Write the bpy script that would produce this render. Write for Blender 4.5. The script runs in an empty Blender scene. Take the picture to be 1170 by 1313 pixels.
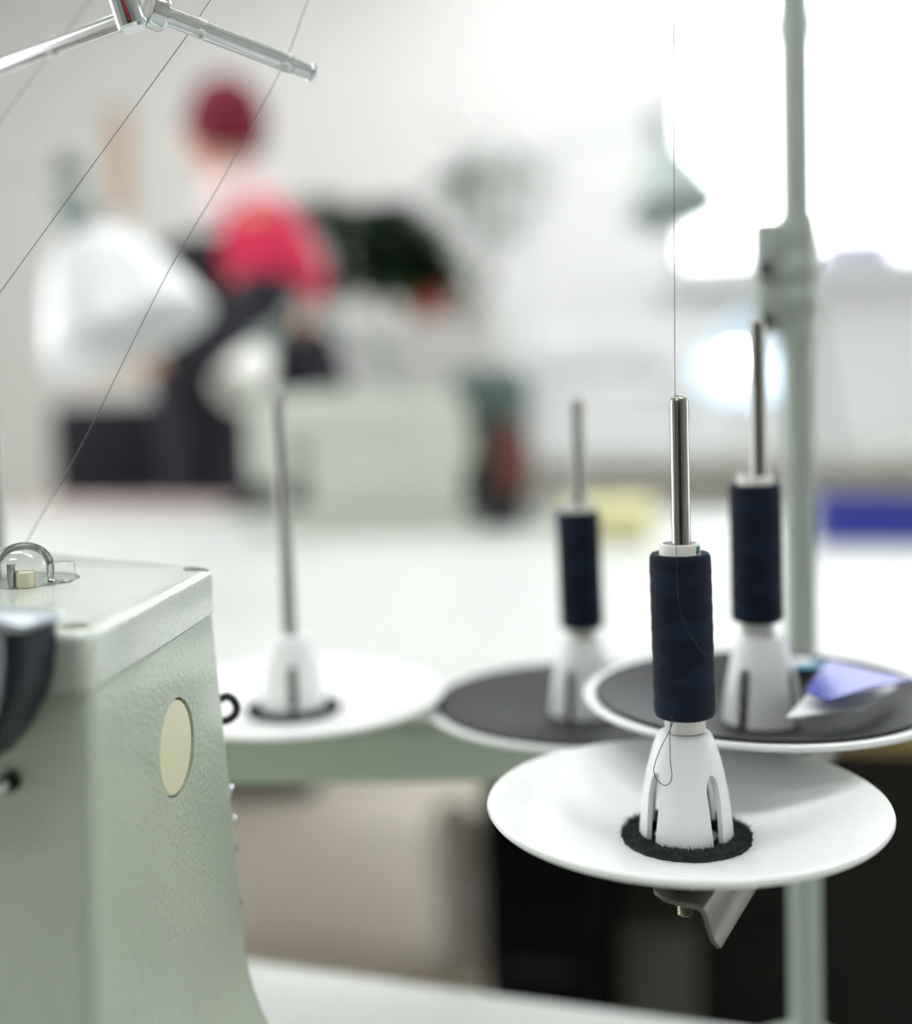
import bpy, bmesh, math, random
from mathutils import Vector, Matrix, Quaternion

R = math.radians
random.seed(7)
scene = bpy.context.scene
COL = scene.collection

# ------------------------------------------------------------------ camera
F = 1600.0                 # focal length in pixels of the 1170 x 1313 frame
CX, CY = 585.0, 544.0      # principal point (the picture is cropped, so it is off centre)
CAMZ = 1.14
CAM_ROT = (Matrix.Rotation(R(12), 3, 'Z') @ Matrix.Rotation(R(87), 3, 'X') @ Matrix.Rotation(R(-1.5), 3, 'Z'))
CAM_LOC = Vector((0, 0, CAMZ))
cd = bpy.data.cameras.new('camera')
cam = bpy.data.objects.new('camera', cd); COL.objects.link(cam)
cam.matrix_world = Matrix.Translation(CAM_LOC) @ CAM_ROT.to_4x4()
cd.sensor_fit = 'HORIZONTAL'
cd.sensor_width = 36.0
cd.lens = 36.0 * F / 1170.0
cd.shift_y = -(656.5 - CY) / 1170.0
cd.clip_start = 0.02
cd.dof.use_dof = True
cd.dof.focus_distance = 0.45
cd.dof.aperture_fstop = cd.lens / 1000.0 / 0.0185
cd.dof.aperture_blades = 0
scene.camera = cam

# ------------------------------------------------------------------ world, exposure
w = bpy.data.worlds.new('overcast_sky'); scene.world = w; w.use_nodes = True
bg = w.node_tree.nodes['Background']
bg.inputs['Color'].default_value = (0.93, 0.97, 1.0, 1)
bg.inputs['Strength'].default_value = 5.0
scene.view_settings.view_transform = 'Standard'
scene.view_settings.look = 'None'
scene.view_settings.gamma = 1.0
scene.view_settings.use_curve_mapping = False
scene.view_settings.exposure = 0.22
LAMP_STRENGTH = 9.0

# ------------------------------------------------------------------ pixel -> place
def ray(px, py):
    return CAM_ROT @ Vector(((px - CX) / F, -(py - CY) / F, -1.0))
def P(px, py, d):
    return CAM_LOC + ray(px, py) * d
def PZ(px, py, z):
    r = ray(px, py); return CAM_LOC + r * ((z - CAMZ) / r.z)
def PP(px, py, p, n):
    r = ray(px, py); return CAM_LOC + r * ((p - CAM_LOC).dot(n) / r.dot(n))

# ------------------------------------------------------------------ materials
def lin(c):
    c /= 255.0
    return c / 12.92 if c <= 0.04045 else ((c + 0.055) / 1.055) ** 2.4
def rgb(r, g, b): return (lin(r), lin(g), lin(b), 1)
def mat(name, col, rough=0.5, metal=0.0, var=0.0, vscale=30, bump=0.0, bscale=300, spec=0.5, emit=0, trans=0, sub=0, coat=0):
    m = bpy.data.materials.new(name); m.use_nodes = True
    nt = m.node_tree; b = nt.nodes['Principled BSDF']
    b.inputs['Base Color'].default_value = col
    b.inputs['Roughness'].default_value = rough
    b.inputs['Metallic'].default_value = metal
    b.inputs['Specular IOR Level'].default_value = spec
    if coat: b.inputs['Coat Weight'].default_value = coat; b.inputs['Coat Roughness'].default_value = 0.12
    if trans: b.inputs['Transmission Weight'].default_value = trans
    if sub:
        b.inputs['Subsurface Weight'].default_value = sub
        b.inputs['Subsurface Radius'].default_value = (0.004, 0.004, 0.004)
    if emit:
        b.inputs['Emission Color'].default_value = col
        b.inputs['Emission Strength'].default_value = emit
    tc = nt.nodes.new('ShaderNodeTexCoord')
    n = nt.nodes.new('ShaderNodeTexNoise'); n.inputs['Scale'].default_value = vscale; n.inputs['Detail'].default_value = 5
    nt.links.new(tc.outputs['Object'], n.inputs['Vector'])
    mx = nt.nodes.new('ShaderNodeMix'); mx.data_type = 'RGBA'
    k = 1 - (var or 0.04)
    mx.inputs[6].default_value = (col[0] * k, col[1] * k, col[2] * k, 1)
    mx.inputs[7].default_value = col
    nt.links.new(n.outputs['Fac'], mx.inputs[0]); nt.links.new(mx.outputs[2], b.inputs['Base Color'])
    if bump:
        n2 = nt.nodes.new('ShaderNodeTexNoise'); n2.inputs['Scale'].default_value = bscale; n2.inputs['Detail'].default_value = 3
        nt.links.new(tc.outputs['Object'], n2.inputs['Vector'])
        bp = nt.nodes.new('ShaderNodeBump'); bp.inputs['Strength'].default_value = bump; bp.inputs['Distance'].default_value = 0.001
        nt.links.new(n2.outputs['Fac'], bp.inputs['Height']); nt.links.new(bp.outputs['Normal'], b.inputs['Normal'])
    return m

M = {}
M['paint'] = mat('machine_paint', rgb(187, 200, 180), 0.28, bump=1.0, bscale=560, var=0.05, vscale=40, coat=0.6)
M['paint_lid_lit'] = mat('machine_paint_toplit', rgb(204, 213, 200), 0.24, bump=0.8, bscale=560, var=0.04, vscale=40, coat=0.8)  # machine paint again, lightened to put the top light into its colour
M['paint_in'] = mat('machine_paint_smooth', rgb(184, 190, 174), 0.45)
M['stand'] = mat('stand_paint', rgb(182, 193, 184), 0.45, var=0.06)
M['rail'] = mat('rail_paint', rgb(190, 200, 182), 0.5)
M['seat'] = mat('sight_seat_grey', rgb(150, 158, 146), 0.5)
M['cream'] = mat('cream_plastic', rgb(226, 224, 190), 0.35)
M['gap'] = mat('dark_gap', rgb(18, 18, 16), 0.9)
M['dish'] = mat('white_enamel', rgb(240, 242, 240), 0.30, var=0.05, vscale=260, bump=0.06, bscale=900)
M['nylon'] = mat('white_nylon', rgb(240, 242, 241), 0.38, sub=0.25)
M['tube'] = mat('white_tube', rgb(238, 238, 230), 0.45)
M['felt'] = mat('dark_felt', rgb(52, 58, 52), 0.95, var=0.5, vscale=600)
M['foam'] = mat('black_foam', rgb(15, 17, 21), 0.55, spec=0.35, bump=0.5, bscale=500, var=0.2)
M['chrome'] = mat('chrome', rgb(206, 210, 212), 0.10, 1.0)
M['steel'] = mat('pin_steel', rgb(156, 155, 149), 0.14, 1.0, var=0.12, vscale=80)
M['zinc'] = mat('zinc_plate', rgb(104, 104, 97), 0.36, 1.0, var=0.15, vscale=90)
M['bolt'] = mat('bolt_steel', rgb(150, 140, 118), 0.35, 1.0)
M['plate'] = mat('satin_steel_plate', rgb(186, 194, 204), 0.28, 1.0)
M['navy'] = mat('painted_dark_reflection', rgb(26, 34, 44), 0.4)
M['black'] = mat('black_plastic', rgb(16, 18, 22), 0.35)
M['blackmatt'] = mat('black_panel', rgb(6, 7, 11), 0.9, spec=0.15)
M['darkgrey'] = mat('dark_grey_steel', rgb(34, 38, 36), 0.7, var=0.2, vscale=6)
M['midgrey'] = mat('grey_green_box', rgb(84, 90, 82), 0.6)
M['thread'] = mat('navy_thread_strand', rgb(48, 52, 74), 0.7)
M['gthread'] = mat('grey_thread_strand', rgb(120, 112, 118), 0.6)
M['tabletop'] = mat('white_laminate', rgb(213, 216, 212), 0.42, var=0.03, vscale=4)
M['ply'] = mat('plywood_edge', rgb(168, 146, 98), 0.6, var=0.25, vscale=25)
M['leg'] = mat('table_leg_steel', rgb(120, 124, 120), 0.5)
M['wall'] = mat('plaster_wall', rgb(226, 226, 224), 0.85, var=0.03, vscale=2)
M['wallwarm'] = mat('warm_plaster_wall', rgb(240, 236, 229), 0.85, var=0.03, vscale=2)
M['wallmid'] = mat('grey_wall', rgb(172, 175, 174), 0.85)
M['added_door_dark'] = mat('added_door_charcoal', rgb(38, 42, 46), 0.7)
M['ceil'] = mat('ceiling_white', rgb(236, 236, 232), 0.9)
M['floor'] = mat('beige_linoleum', rgb(236, 228, 212), 0.42, var=0.12, vscale=2.5)
M['frame'] = mat('window_frame', rgb(232, 234, 234), 0.45)
M['shade'] = mat('lamp_enamel_white', rgb(240, 243, 243), 0.3)
M['shadegrey'] = mat('lamp_enamel_grey', rgb(176, 190, 184), 0.4)
M['shadeblue'] = mat('lamp_enamel_pale_blue', rgb(188, 208, 226), 0.35)
M['armpale'] = mat('lamp_arm_pale', rgb(204, 208, 206), 0.4)
M['lamparm'] = mat('lamp_arm_grey', rgb(128, 138, 132), 0.4, 0.3)
M['bulb'] = mat('lit_bulb', rgb(255, 250, 240), 0.4, emit=14)
M['panel'] = mat('added_ceiling_diffuser', rgb(250, 253, 255), 0.4, emit=LAMP_STRENGTH)
M['bgmachine'] = mat('pale_machine_paint', rgb(206, 211, 198), 0.4)
M['bgwhite'] = mat('white_machine_paint', rgb(234, 236, 236), 0.4)
M['teal'] = mat('grey_teal_guard', rgb(80, 98, 92), 0.5)
M['redbrown'] = mat('rust_brown', rgb(96, 48, 38), 0.6)
M['blue'] = mat('blue_plastic', rgb(24, 44, 160), 0.3)
M['bluefilm'] = mat('blue_film', rgb(26, 50, 172), 0.34, spec=0.45)
M['ltblue'] = mat('light_blue_card', rgb(96, 168, 204), 0.5)
M['paper'] = mat('white_paper', rgb(236, 238, 236), 0.7)
M['lilac'] = mat('lilac_cloth', rgb(196, 194, 214), 0.9)
M['leaf'] = mat('dark_leaf', rgb(34, 62, 30), 0.5, var=0.5, vscale=20)
M['leaflt'] = mat('light_leaf', rgb(112, 142, 64), 0.5, var=0.3, vscale=20)
M['leafgrey'] = mat('pale_grey_leaf', rgb(178, 188, 180), 0.6, var=0.2, vscale=20)
M['terracotta'] = mat('terracotta', rgb(176, 96, 60), 0.8)
M['cabinet'] = mat('pale_grey_cabinet', rgb(206, 208, 204), 0.5)
M['skin'] = mat('skin', rgb(222, 176, 150), 0.55)
M['red'] = mat('crimson_cloth', rgb(205, 28, 72), 0.85, var=0.2, vscale=8)
M['darkred'] = mat('dark_crimson_scarf', rgb(112, 0, 34), 0.85, var=0.25, vscale=10)
M['darkcloth'] = mat('dark_navy_cloth', rgb(24, 22, 34), 0.9)
M['collar'] = mat('pale_pink_scarf', rgb(222, 200, 200), 0.9)
M['darkwood'] = mat('dark_brown_chair', rgb(58, 46, 36), 0.6)
M['tan'] = mat('tan_card', rgb(206, 178, 152), 0.8)
M['bag'] = mat('white_plastic_bag', rgb(246, 247, 245), 0.5)
M['pinkfloor'] = mat('pink_cloth', rgb(212, 190, 184), 0.9)
M['green'] = mat('green_mark', rgb(20, 130, 110), 0.5)
M['redreflect'] = mat('painted_red_reflection', rgb(196, 38, 34), 0.4)
M['yellow'] = mat('pale_yellow_cloth', rgb(226, 220, 168), 0.9)

def glass(name, col=(1, 1, 1, 1), refl=0.08, ior=1.45):
    m = bpy.data.materials.new(name); m.use_nodes = True; nt = m.node_tree
    nt.nodes.remove(nt.nodes['Principled BSDF'])
    t = nt.nodes.new('ShaderNodeBsdfTransparent'); t.inputs[0].default_value = col
    g = nt.nodes.new('ShaderNodeBsdfGlossy'); g.inputs['Roughness'].default_value = 0.04
    fr = nt.nodes.new('ShaderNodeFresnel'); fr.inputs[0].default_value = ior
    ad = nt.nodes.new('ShaderNodeMath'); ad.operation = 'ADD'; ad.inputs[1].default_value = refl; ad.use_clamp = True
    mx = nt.nodes.new('ShaderNodeMixShader')
    nt.links.new(fr.outputs[0], ad.inputs[0]); nt.links.new(ad.outputs[0], mx.inputs[0])
    nt.links.new(t.outputs[0], mx.inputs[1]); nt.links.new(g.outputs[0], mx.inputs[2])
    nt.links.new(mx.outputs[0], nt.nodes['Material Output'].inputs[0])
    return m
M['pane'] = glass('window_glass', refl=0.0)
M['clear'] = glass('clear_plastic', (0.985, 0.99, 0.988, 1), refl=0.02, ior=1.28)

def navy_winding():
    m = bpy.data.materials.new('navy_thread_winding'); m.use_nodes = True; nt = m.node_tree; b = nt.nodes['Principled BSDF']
    N, L = nt.nodes.new, nt.links.new
    tc = N('ShaderNodeTexCoord'); sp = N('ShaderNodeSeparateXYZ'); L(tc.outputs['Object'], sp.inputs[0])
    at = N('ShaderNodeMath'); at.operation = 'ARCTAN2'; L(sp.outputs['Y'], at.inputs[0]); L(sp.outputs['X'], at.inputs[1])
    def lin_(a, ka, c, kc):
        m1 = N('ShaderNodeMath'); m1.operation = 'MULTIPLY'; L(a, m1.inputs[0]); m1.inputs[1].default_value = ka
        m2 = N('ShaderNodeMath'); m2.operation = 'MULTIPLY_ADD'; L(c, m2.inputs[0]); m2.inputs[1].default_value = kc; L(m1.outputs[0], m2.inputs[2])
        return m2.outputs[0]
    def op(o, a, v=None):
        q = N('ShaderNodeMath'); q.operation = o; L(a, q.inputs[0])
        if v is not None:
            if isinstance(v, float): q.inputs[1].default_value = v
            else: L(v, q.inputs[1])
        return q.outputs[0]
    # two crossing helices of laid thread give the lozenge bands
    h1 = op('FRACT', lin_(at.outputs[0], 1 / (2 * math.pi), sp.outputs['Z'], 62.0))
    h2 = op('FRACT', lin_(at.outputs[0], -2 / (2 * math.pi), sp.outputs['Z'], 47.0))
    mn = op('MINIMUM', op('LESS_THAN', h1, 0.55), op('LESS_THAN', h2, 0.62))
    mx = N('ShaderNodeMix'); mx.data_type = 'RGBA'; L(mn, mx.inputs[0])
    mx.inputs[6].default_value = rgb(7, 19, 38); mx.inputs[7].default_value = rgb(13, 30, 52)
    L(mx.outputs[2], b.inputs['Base Color'])
    b.inputs['Roughness'].default_value = 0.75
    b.inputs['Specular IOR Level'].default_value = 0.25
    fine = op('SINE', lin_(at.outputs[0], 1.0, sp.outputs['Z'], 14000.0))
    hgt = op('ADD', op('MULTIPLY', fine, 0.35), mn)
    bp = N('ShaderNodeBump'); bp.inputs['Strength'].default_value = 0.35; bp.inputs['Distance'].default_value = 0.0004
    L(hgt, bp.inputs['Height']); L(bp.outputs['Normal'], b.inputs['Normal'])
    return m
M['winding'] = navy_winding()

# ------------------------------------------------------------------ mesh helpers
def finish(name, bm, m, parent=None, loc=None, smooth=35, world=True):
    """bm -> object. loc is the object's origin (world); with world=True the bmesh is in world space."""
    bmesh.ops.recalc_face_normals(bm, faces=bm.faces)
    me = bpy.data.meshes.new(name)
    pl = parent['_w'] if parent is not None and '_w' in parent else (0, 0, 0)
    pl = Vector(pl)
    o = bpy.data.objects.new(name, me)
    if world:
        org = Vector(loc) if loc is not None else pl
        bmesh.ops.translate(bm, verts=bm.verts, vec=-org)
        o.location = org - pl
        o['_w'] = tuple(org)
    elif loc is not None:
        o.location = loc
    bm.to_mesh(me); bm.free()
    if smooth:
        me.shade_smooth()
        me.set_sharp_from_angle(angle=R(smooth))
    for mm in (m if isinstance(m, (list, tuple)) else [m]): me.materials.append(mm)
    COL.objects.link(o)
    if parent is not None: o.parent = parent
    return o
def tag(o, label=None, cat=None, group=None, kind=None):
    if label: o['label'] = label
    if cat: o['category'] = cat
    if group: o['group'] = group
    if kind: o['kind'] = kind
    return o
def empty(name, loc, rz=0, label=None, cat=None, group=None):
    o = bpy.data.objects.new(name, None); COL.objects.link(o)
    o.location = loc; o.rotation_euler = (0, 0, rz); o.empty_display_size = 0.05
    o['_w'] = tuple(loc)
    return tag(o, label, cat, group)
def nb(): return bmesh.new()
def box(bm, lo, hi, bevel=0, seg=2, mi=0):
    lo, hi = Vector(lo), Vector(hi)
    r = bmesh.ops.create_cube(bm, size=1.0, matrix=Matrix.Translation((lo + hi) / 2) @ Matrix.Diagonal((*(hi - lo), 1)))
    vs = r['verts']
    if bevel:
        es = list({e for v in vs for e in v.link_edges})
        bmesh.ops.bevel(bm, geom=es, offset=bevel, segments=seg, affect='EDGES', profile=0.5)
    return bm
def obox(bm, c, ax, ay, az, hx, hy, hz, bevel=0):
    """oriented box: axes are unit vectors"""
    m = Matrix((ax, ay, az)).transposed().to_4x4(); m.translation = c
    r = bmesh.ops.create_cube(bm, size=1.0, matrix=m @ Matrix.Diagonal((2 * hx, 2 * hy, 2 * hz, 1)))
    if bevel:
        es = list({e for v in r['verts'] for e in v.link_edges})
        bmesh.ops.bevel(bm, geom=es, offset=bevel, segments=2, affect='EDGES', profile=0.5)
    return bm
def frame_for(d):
    d = Vector(d).normalized()
    u = d.cross(Vector((0, 0, 1)))
    if u.length < 1e-4: u = Vector((1, 0, 0))
    u.normalize(); return u, d.cross(u).normalized(), d
def lathe(bm, prof, seg=48, origin=(0, 0, 0), axis=(0, 0, 1)):
    """prof: list of (r, h) along axis"""
    o = Vector(origin); u, v, d = frame_for(axis)
    if Vector(axis).normalized().z > 0.9999: u, v, d = Vector((1, 0, 0)), Vector((0, 1, 0)), Vector((0, 0, 1))
    rings = []
    for r, h in prof:
        if r < 1e-7: rings.append([bm.verts.new(o + d * h)])
        else: rings.append([bm.verts.new(o + d * h + (u * math.cos(2 * math.pi * i / seg) + v * math.sin(2 * math.pi * i / seg)) * r) for i in range(seg)])
    for a, b in zip(rings, rings[1:]):
        for i in range(seg):
            j = (i + 1) % seg
            if len(a) == 1 and len(b) == 1: continue
            if len(a) == 1: bm.faces.new((a[0], b[i], b[j]))
            elif len(b) == 1: bm.faces.new((a[i], a[j], b[0]))
            else: bm.faces.new((a[i], a[j], b[j], b[i]))
    return bm
def catmull(pts, n=8):
    pts = [Vector(p) for p in pts]
    if len(pts) < 3: return pts
    out = []
    q = [pts[0] * 2 - pts[1]] + pts + [pts[-1] * 2 - pts[-2]]
    for i in range(1, len(q) - 2):
        p0, p1, p2, p3 = q[i - 1:i + 3]
        for k in range(n):
            t = k / n
            out.append(0.5 * ((2 * p1) + (p2 - p0) * t + (2 * p0 - 5 * p1 + 4 * p2 - p3) * t * t + (3 * p1 - p0 - 3 * p2 + p3) * t ** 3))
    out.append(pts[-1]); return out
def tube(bm, pts, r, seg=12, cap=True):
    pts = [Vector(p) for p in pts]; rings = []; u = None
    for i, p in enumerate(pts):
        t = (pts[min(i + 1, len(pts) - 1)] - pts[max(i - 1, 0)]).normalized()
        if u is None: u = frame_for(t)[0]
        u = (u - t * u.dot(t)).normalized(); v = t.cross(u)
        rr = r[i] if isinstance(r, (list, tuple)) else r
        rings.append([bm.verts.new(p + (u * math.cos(2 * math.pi * k / seg) + v * math.sin(2 * math.pi * k / seg)) * rr) for k in range(seg)])
    for a, b in zip(rings, rings[1:]):
        for k in range(seg): bm.faces.new((a[k], a[(k + 1) % seg], b[(k + 1) % seg], b[k]))
    if cap: bm.faces.new(rings[0]); bm.faces.new(rings[-1][::-1])
    return bm
def round_poly(pts, r, seg=5):
    """2-D polygon with rounded corners"""
    out = []; n = len(pts)
    for i in range(n):
        a, b, c = Vector(pts[i - 1]), Vector(pts[i]), Vector(pts[(i + 1) % n])
        rr = r[i] if isinstance(r, (list, tuple)) else r
        d1, d2 = (a - b).normalized(), (c - b).normalized()
        ang = d1.angle(d2); t = rr / math.tan(ang / 2)
        p1, p2 = b + d1 * t, b + d2 * t
        for k in range(seg + 1):
            s = k / seg
            out.append((p1 * (1 - s) ** 2 + b * 2 * s * (1 - s) + p2 * s * s))
    return out
def loft(bm, loops, cap=True):
    rs = [[bm.verts.new(p) for p in lp] for lp in loops]
    n = len(rs[0])
    for a, b in zip(rs, rs[1:]):
        for k in range(n): bm.faces.new((a[k], a[(k + 1) % n], b[(k + 1) % n], b[k]))
    if cap: bm.faces.new(rs[0]); bm.faces.new(rs[-1][::-1])
    return bm
def bake(o, mods):
    """apply modifiers into the mesh"""
    dg = bpy.context.evaluated_depsgraph_get(); dg.update()
    me = bpy.data.meshes.new_from_object(o.evaluated_get(dg))
    o.modifiers.clear(); o.data = me
    return o
def boolean_cut(o, cutters):
    for c in cutters:
        md = o.modifiers.new('cut', 'BOOLEAN'); md.operation = 'DIFFERENCE'; md.object = c; md.solver = 'EXACT'
    bpy.context.view_layer.update()
    bake(o, None)
    for c in cutters: bpy.data.objects.remove(c, do_unlink=True)
    o.data.shade_smooth(); o.data.set_sharp_from_angle(angle=R(35))
    return o
def copy_tree(o, parent=None):
    c = o.copy(); COL.objects.link(c); c.parent = parent
    for ch in list(o.children): copy_tree(ch, c)
    return c

# ================================================================== the room
X0, X1, Y0, Y1, H = -3.5, 3.0, -2.6, 5.2, 3.1
def shell(name, lo, hi, m):
    bm = nb(); box(bm, lo, hi); o = finish(name, bm, m, smooth=0); return tag(o, kind='structure')
shell('floor', (X0 - .2, Y0 - .2, -.1), (X1 + .2, Y1 + .2, 0), M['floor'])
shell('ceiling', (X0 - .2, Y0 - .2, H), (X1 + .2, Y1 + .2, H + .1), M['ceil'])
shell('wall_near', (X0, Y0 - .2, 0), (X1, Y0, H), M['wallmid'])
def wall_open(name, fixed, t, a0, a1, horiz, opens, m):
    """wall with window openings; horiz: the wall runs along x at y=fixed..fixed+t, else along y"""
    bm = nb()
    def seg(u0, u1, z0, z1):
        if horiz: box(bm, (u0, fixed, z0), (u1, fixed + t, z1))
        else: box(bm, (fixed, u0, z0), (fixed + t, u1, z1))
    cur = a0
    for (u0, u1, z0, z1) in opens:
        seg(cur, u0, 0, H); seg(u0, u1, 0, z0); seg(u0, u1, z1, H); cur = u1
    seg(cur, a1, 0, H)
    return tag(finish(name, bm, m, smooth=0), kind='structure')
wx0 = PP(858, 200, Vector((0, Y1, 0)), Vector((0, 1, 0))).x
WIN_FAR = (wx0, wx0 + 2.3, 1.46, 2.98)
wall_open('wall_far', Y1, .2, X0, X1, True, [WIN_FAR], M['wall'])
WR = [(1.8, 4.6, .95, 2.8)]
WL = [(1.0, 3.4, .55, 2.7)]
wall_open('wall_right', X1, .2, Y0, Y1, False, WR, M['wall'])
wall_open('wall_left', X0 - .2, .2, Y0 - .2, Y1 + .2, False, WL, M['wallwarm'])
def window(n, fixed, t, u0, u1, z0, z1, horiz, transom, mull, inside=0):
    def pt(u, d, z):
        if inside: d = .2 - d
        return (u, fixed + d, z) if horiz else (fixed + d, u, z)
    bm = nb(); f = .055
    def bar(ua, ub, za, zb, d0=.06, d1=.13): 
        a, b = pt(ua, d0, za), pt(ub, d1, zb); box(bm, [min(p, q) for p, q in zip(a, b)], [max(p, q) for p, q in zip(a, b)], .006, 1)
    bar(u0, u1, z0, z0 + f); bar(u0, u1, z1 - f, z1); bar(u0, u0 + f, z0 + f, z1 - f); bar(u1 - f, u1, z0 + f, z1 - f)
    o = tag(finish('window_%d' % n, bm, M['frame'], smooth=0, loc=pt((u0 + u1) / 2, .1, z0)), kind='structure')
    def sub(name, a, b, m):
        q = nb(); box(q, [min(u, v) for u, v in zip(a, b)], [max(u, v) for u, v in zip(a, b)], 0); return finish(name, q, m, o, smooth=0)
    zs = [z0 + f] + [transom] + [z1 - f] if transom else [z0 + f, z1 - f]
    us = [u0 + f] + mull + [u1 - f]
    if transom: sub('transom_bar', pt(u0 + f, .07, transom - .05), pt(u1 - f, .12, transom + .05), M['frame'])
    for q in mull: sub('mullion', pt(q - .025, .07, z0 + f), pt(q + .025, .12, z1 - f), M['frame'])
    for a, b in zip(us, us[1:]):
        for c, d in zip(zs, zs[1:]): sub('pane', pt(a, .092, c), pt(b, .098, d), M['pane'])
    sub('window_sill', pt(u0 - .05, -.18, z0 - .035), pt(u1 + .05, .058, z0), M['frame'])
    return o
# unseen dark double door, added behind the camera for the chrome to reflect
bm = nb(); box(bm, (-1.0, Y0, 0), (1.0, Y0 + .05, 2.3), .004, 1); dd = tag(finish('added_door_1', bm, M['added_door_dark'], None, loc=(0, Y0, 0), smooth=0), kind='structure')
for sx_ in (-1, 1):
    bm = nb(); box(bm, (min(.02 * sx_, .95 * sx_), Y0 + .05, .06), (max(.02 * sx_, .95 * sx_), Y0 + .07, 2.24), .004, 1); lf = finish('added_door_leaf', bm, M['added_door_dark'], dd, smooth=0)
    bm = nb(); tube(bm, [(sx_ * .08, Y0 + .11, .95), (sx_ * .08, Y0 + .11, 1.15)], .011, 12); tube(bm, [(sx_ * .08, Y0 + .07, .98), (sx_ * .08, Y0 + .11, .98)], .007, 10); tube(bm, [(sx_ * .08, Y0 + .07, 1.12), (sx_ * .08, Y0 + .11, 1.12)], .007, 10); finish('added_door_handle', bm, M['chrome'], lf)
ztr = PP(1100, 20, Vector((0, Y1, 0)), Vector((0, 1, 0))).z
window(1, Y1, .2, *WIN_FAR, True, ztr, [wx0 + 1.55])
window(2, X1, .2, *WR[0], False, 2.3, [(WR[0][0] + WR[0][1]) / 2])  # unseen right window, placed to light things from the back right
window(3, X0 - .2, .2, *WL[0], False, 2.2, [], inside=1)  # unseen left window, added to brighten the floor under the far table

# unseen ceiling panels, added to brighten the machine, tables and floor
for i, (lx, ly) in enumerate([(-.95, .45), (.55, .45), (-1.6, 2.6), (.9, 2.6), (-.4, 4.4), (-1.0, -.9), (-1.8, 3.8)]):
    t = empty('added_ceiling_lamp', (lx, ly, H), label='long white ceiling light panel, unseen, added to brighten the workroom tables', cat='added ceiling lamp', group='added ceiling light panels')
    bm = nb(); box(bm, (lx - .65, ly - .2, H - .06), (lx + .65, ly + .2, H), .008); finish('housing', bm, M['frame'], t, smooth=0)
    bm = nb(); box(bm, (lx - .62, ly - .17, H - .068), (lx + .62, ly + .17, H - .061)); finish('diffuser', bm, M['panel'], t, smooth=0)

# ================================================================== the two tables
def table(name, lo, hi, zt, th, edge, label):
    t = empty(name, ((lo[0] + hi[0]) / 2, (lo[1] + hi[1]) / 2, 0), label=label, cat='table')
    bm = nb(); box(bm, (lo[0], lo[1], zt - .004), (hi[0], hi[1], zt), .0015, 1); finish('table_top', bm, M['tabletop'], t, smooth=0)
    bm = nb(); box(bm, (lo[0] + .0005, lo[1] + .0005, zt - th), (hi[0] - .0005, hi[1] - .0005, zt - .004), .001, 1); finish('table_core', bm, edge, t, smooth=0)
    for x in (lo[0] + .08, hi[0] - .08):
        for y in (lo[1] + .08, hi[1] - .08):
            bm = nb(); box(bm, (x - .022, y - .022, .012), (x + .022, y + .022, zt - th), .004); lg = finish('leg', bm, M['leg'], t)
            bm = nb(); lathe(bm, [(0, 0), (.026, 0), (.026, .009), (.012, .012), (0, .012)], 20, (x, y, 0)); finish('foot', bm, M['black'], lg)
    return t
NT = 0.760
na, nc_ = PZ(330, 1233, NT), PZ(900, 1310, NT)
TANG = math.atan2(nc_.y - na.y, nc_.x - na.x)
st_ = table('sewing_table', (-.85, -.75), (.85, 0), NT, .032, M['tabletop'], 'white laminate sewing table under the pale green machine')
pv = na.lerp(nc_, .35)
st_.rotation_euler = (0, 0, TANG)
bpy.context.view_layer.update()
tv_ = Matrix.Rotation(TANG, 3, 'Z') @ Vector((0, .375, 0))
st_.location = (pv.x - tv_.x, pv.y - tv_.y, 0)
FT = 0.780
fe0 = (PZ(480, 905, FT).y + PZ(1120, 929, FT).y) / 2
fe1 = PZ(560, 658, FT).y
table('cutting_table', (-2.55, fe0), (1.05, fe1), FT, .027, M['ply'], 'long white cutting table with plywood edge behind the thread stand')

# ================================================================== the pale green overlock machine
ZL = CAMZ - .0785                      # top of the lid
LT = .0178                             # lid thickness
mroot_loc = PZ(60, 780, ZL); mroot_loc.z = NT
mach = empty('overlock_machine', mroot_loc, label='pale green cast metal sewing machine with flat screwed lid and oil sight dome', cat='sewing machine')
N_, B_, BL_, FL_ = PZ(112, 814, ZL), PZ(274, 727, ZL), PZ(-130, 692, ZL), PZ(-130, 800, ZL)
top2 = [Vector((p.x, p.y)) for p in (N_, B_, BL_, FL_)]
def shrink(pts, d):
    c = sum(pts, Vector((0, 0))) / len(pts)
    return [p + (c - p).normalized() * d for p in pts]
rad = [.0055, .005, .01, .01]
def loop3(p2, z, rr=rad): return [Vector((q.x, q.y, z)) for q in round_poly(p2, rr, 7)]
bm = nb(); loft(bm, [loop3(shrink(top2, .0005), ZL - LT), loop3(top2, ZL - LT + .0004), loop3(shrink(top2, -.0), ZL - .0030), loop3(shrink(top2, .0005), ZL - .0016), loop3(shrink(top2, .0016), ZL - .0005), loop3(shrink(top2, .0034), ZL)])
lid = finish('lid', bm, M['paint_lid_lit'], mach)
HOLES = [PZ(95, 803, ZL), PZ(251, 729.5, ZL)]
cut = []
for h in HOLES:
    b2 = nb(); lathe(b2, [(0, -.007), (.0050, -.007), (.0050, .004), (0, .004)], 32, h)
    cut.append(finish('cutter', b2, M['paint_in'], None, smooth=0))
oilc = PZ(38, 744, ZL)
b2 = nb(); lathe(b2, [(0, -.0022), (.0182, -.0022), (.0182, .004), (0, .004)], 48, oilc); cut.append(finish('cutter', b2, M['paint_in'], None, smooth=0))
boolean_cut(lid, cut)
for h in HOLES:
    bm = nb(); lathe(bm, [(0, -.0069), (.0042, -.0069), (.0042, -.0064), (.0036, -.0060), (.0018, -.0060), (.0015, -.0066), (0, -.0066)], 24, h)
    finish('lid_screw', bm, M['paint_in'], lid)
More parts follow.
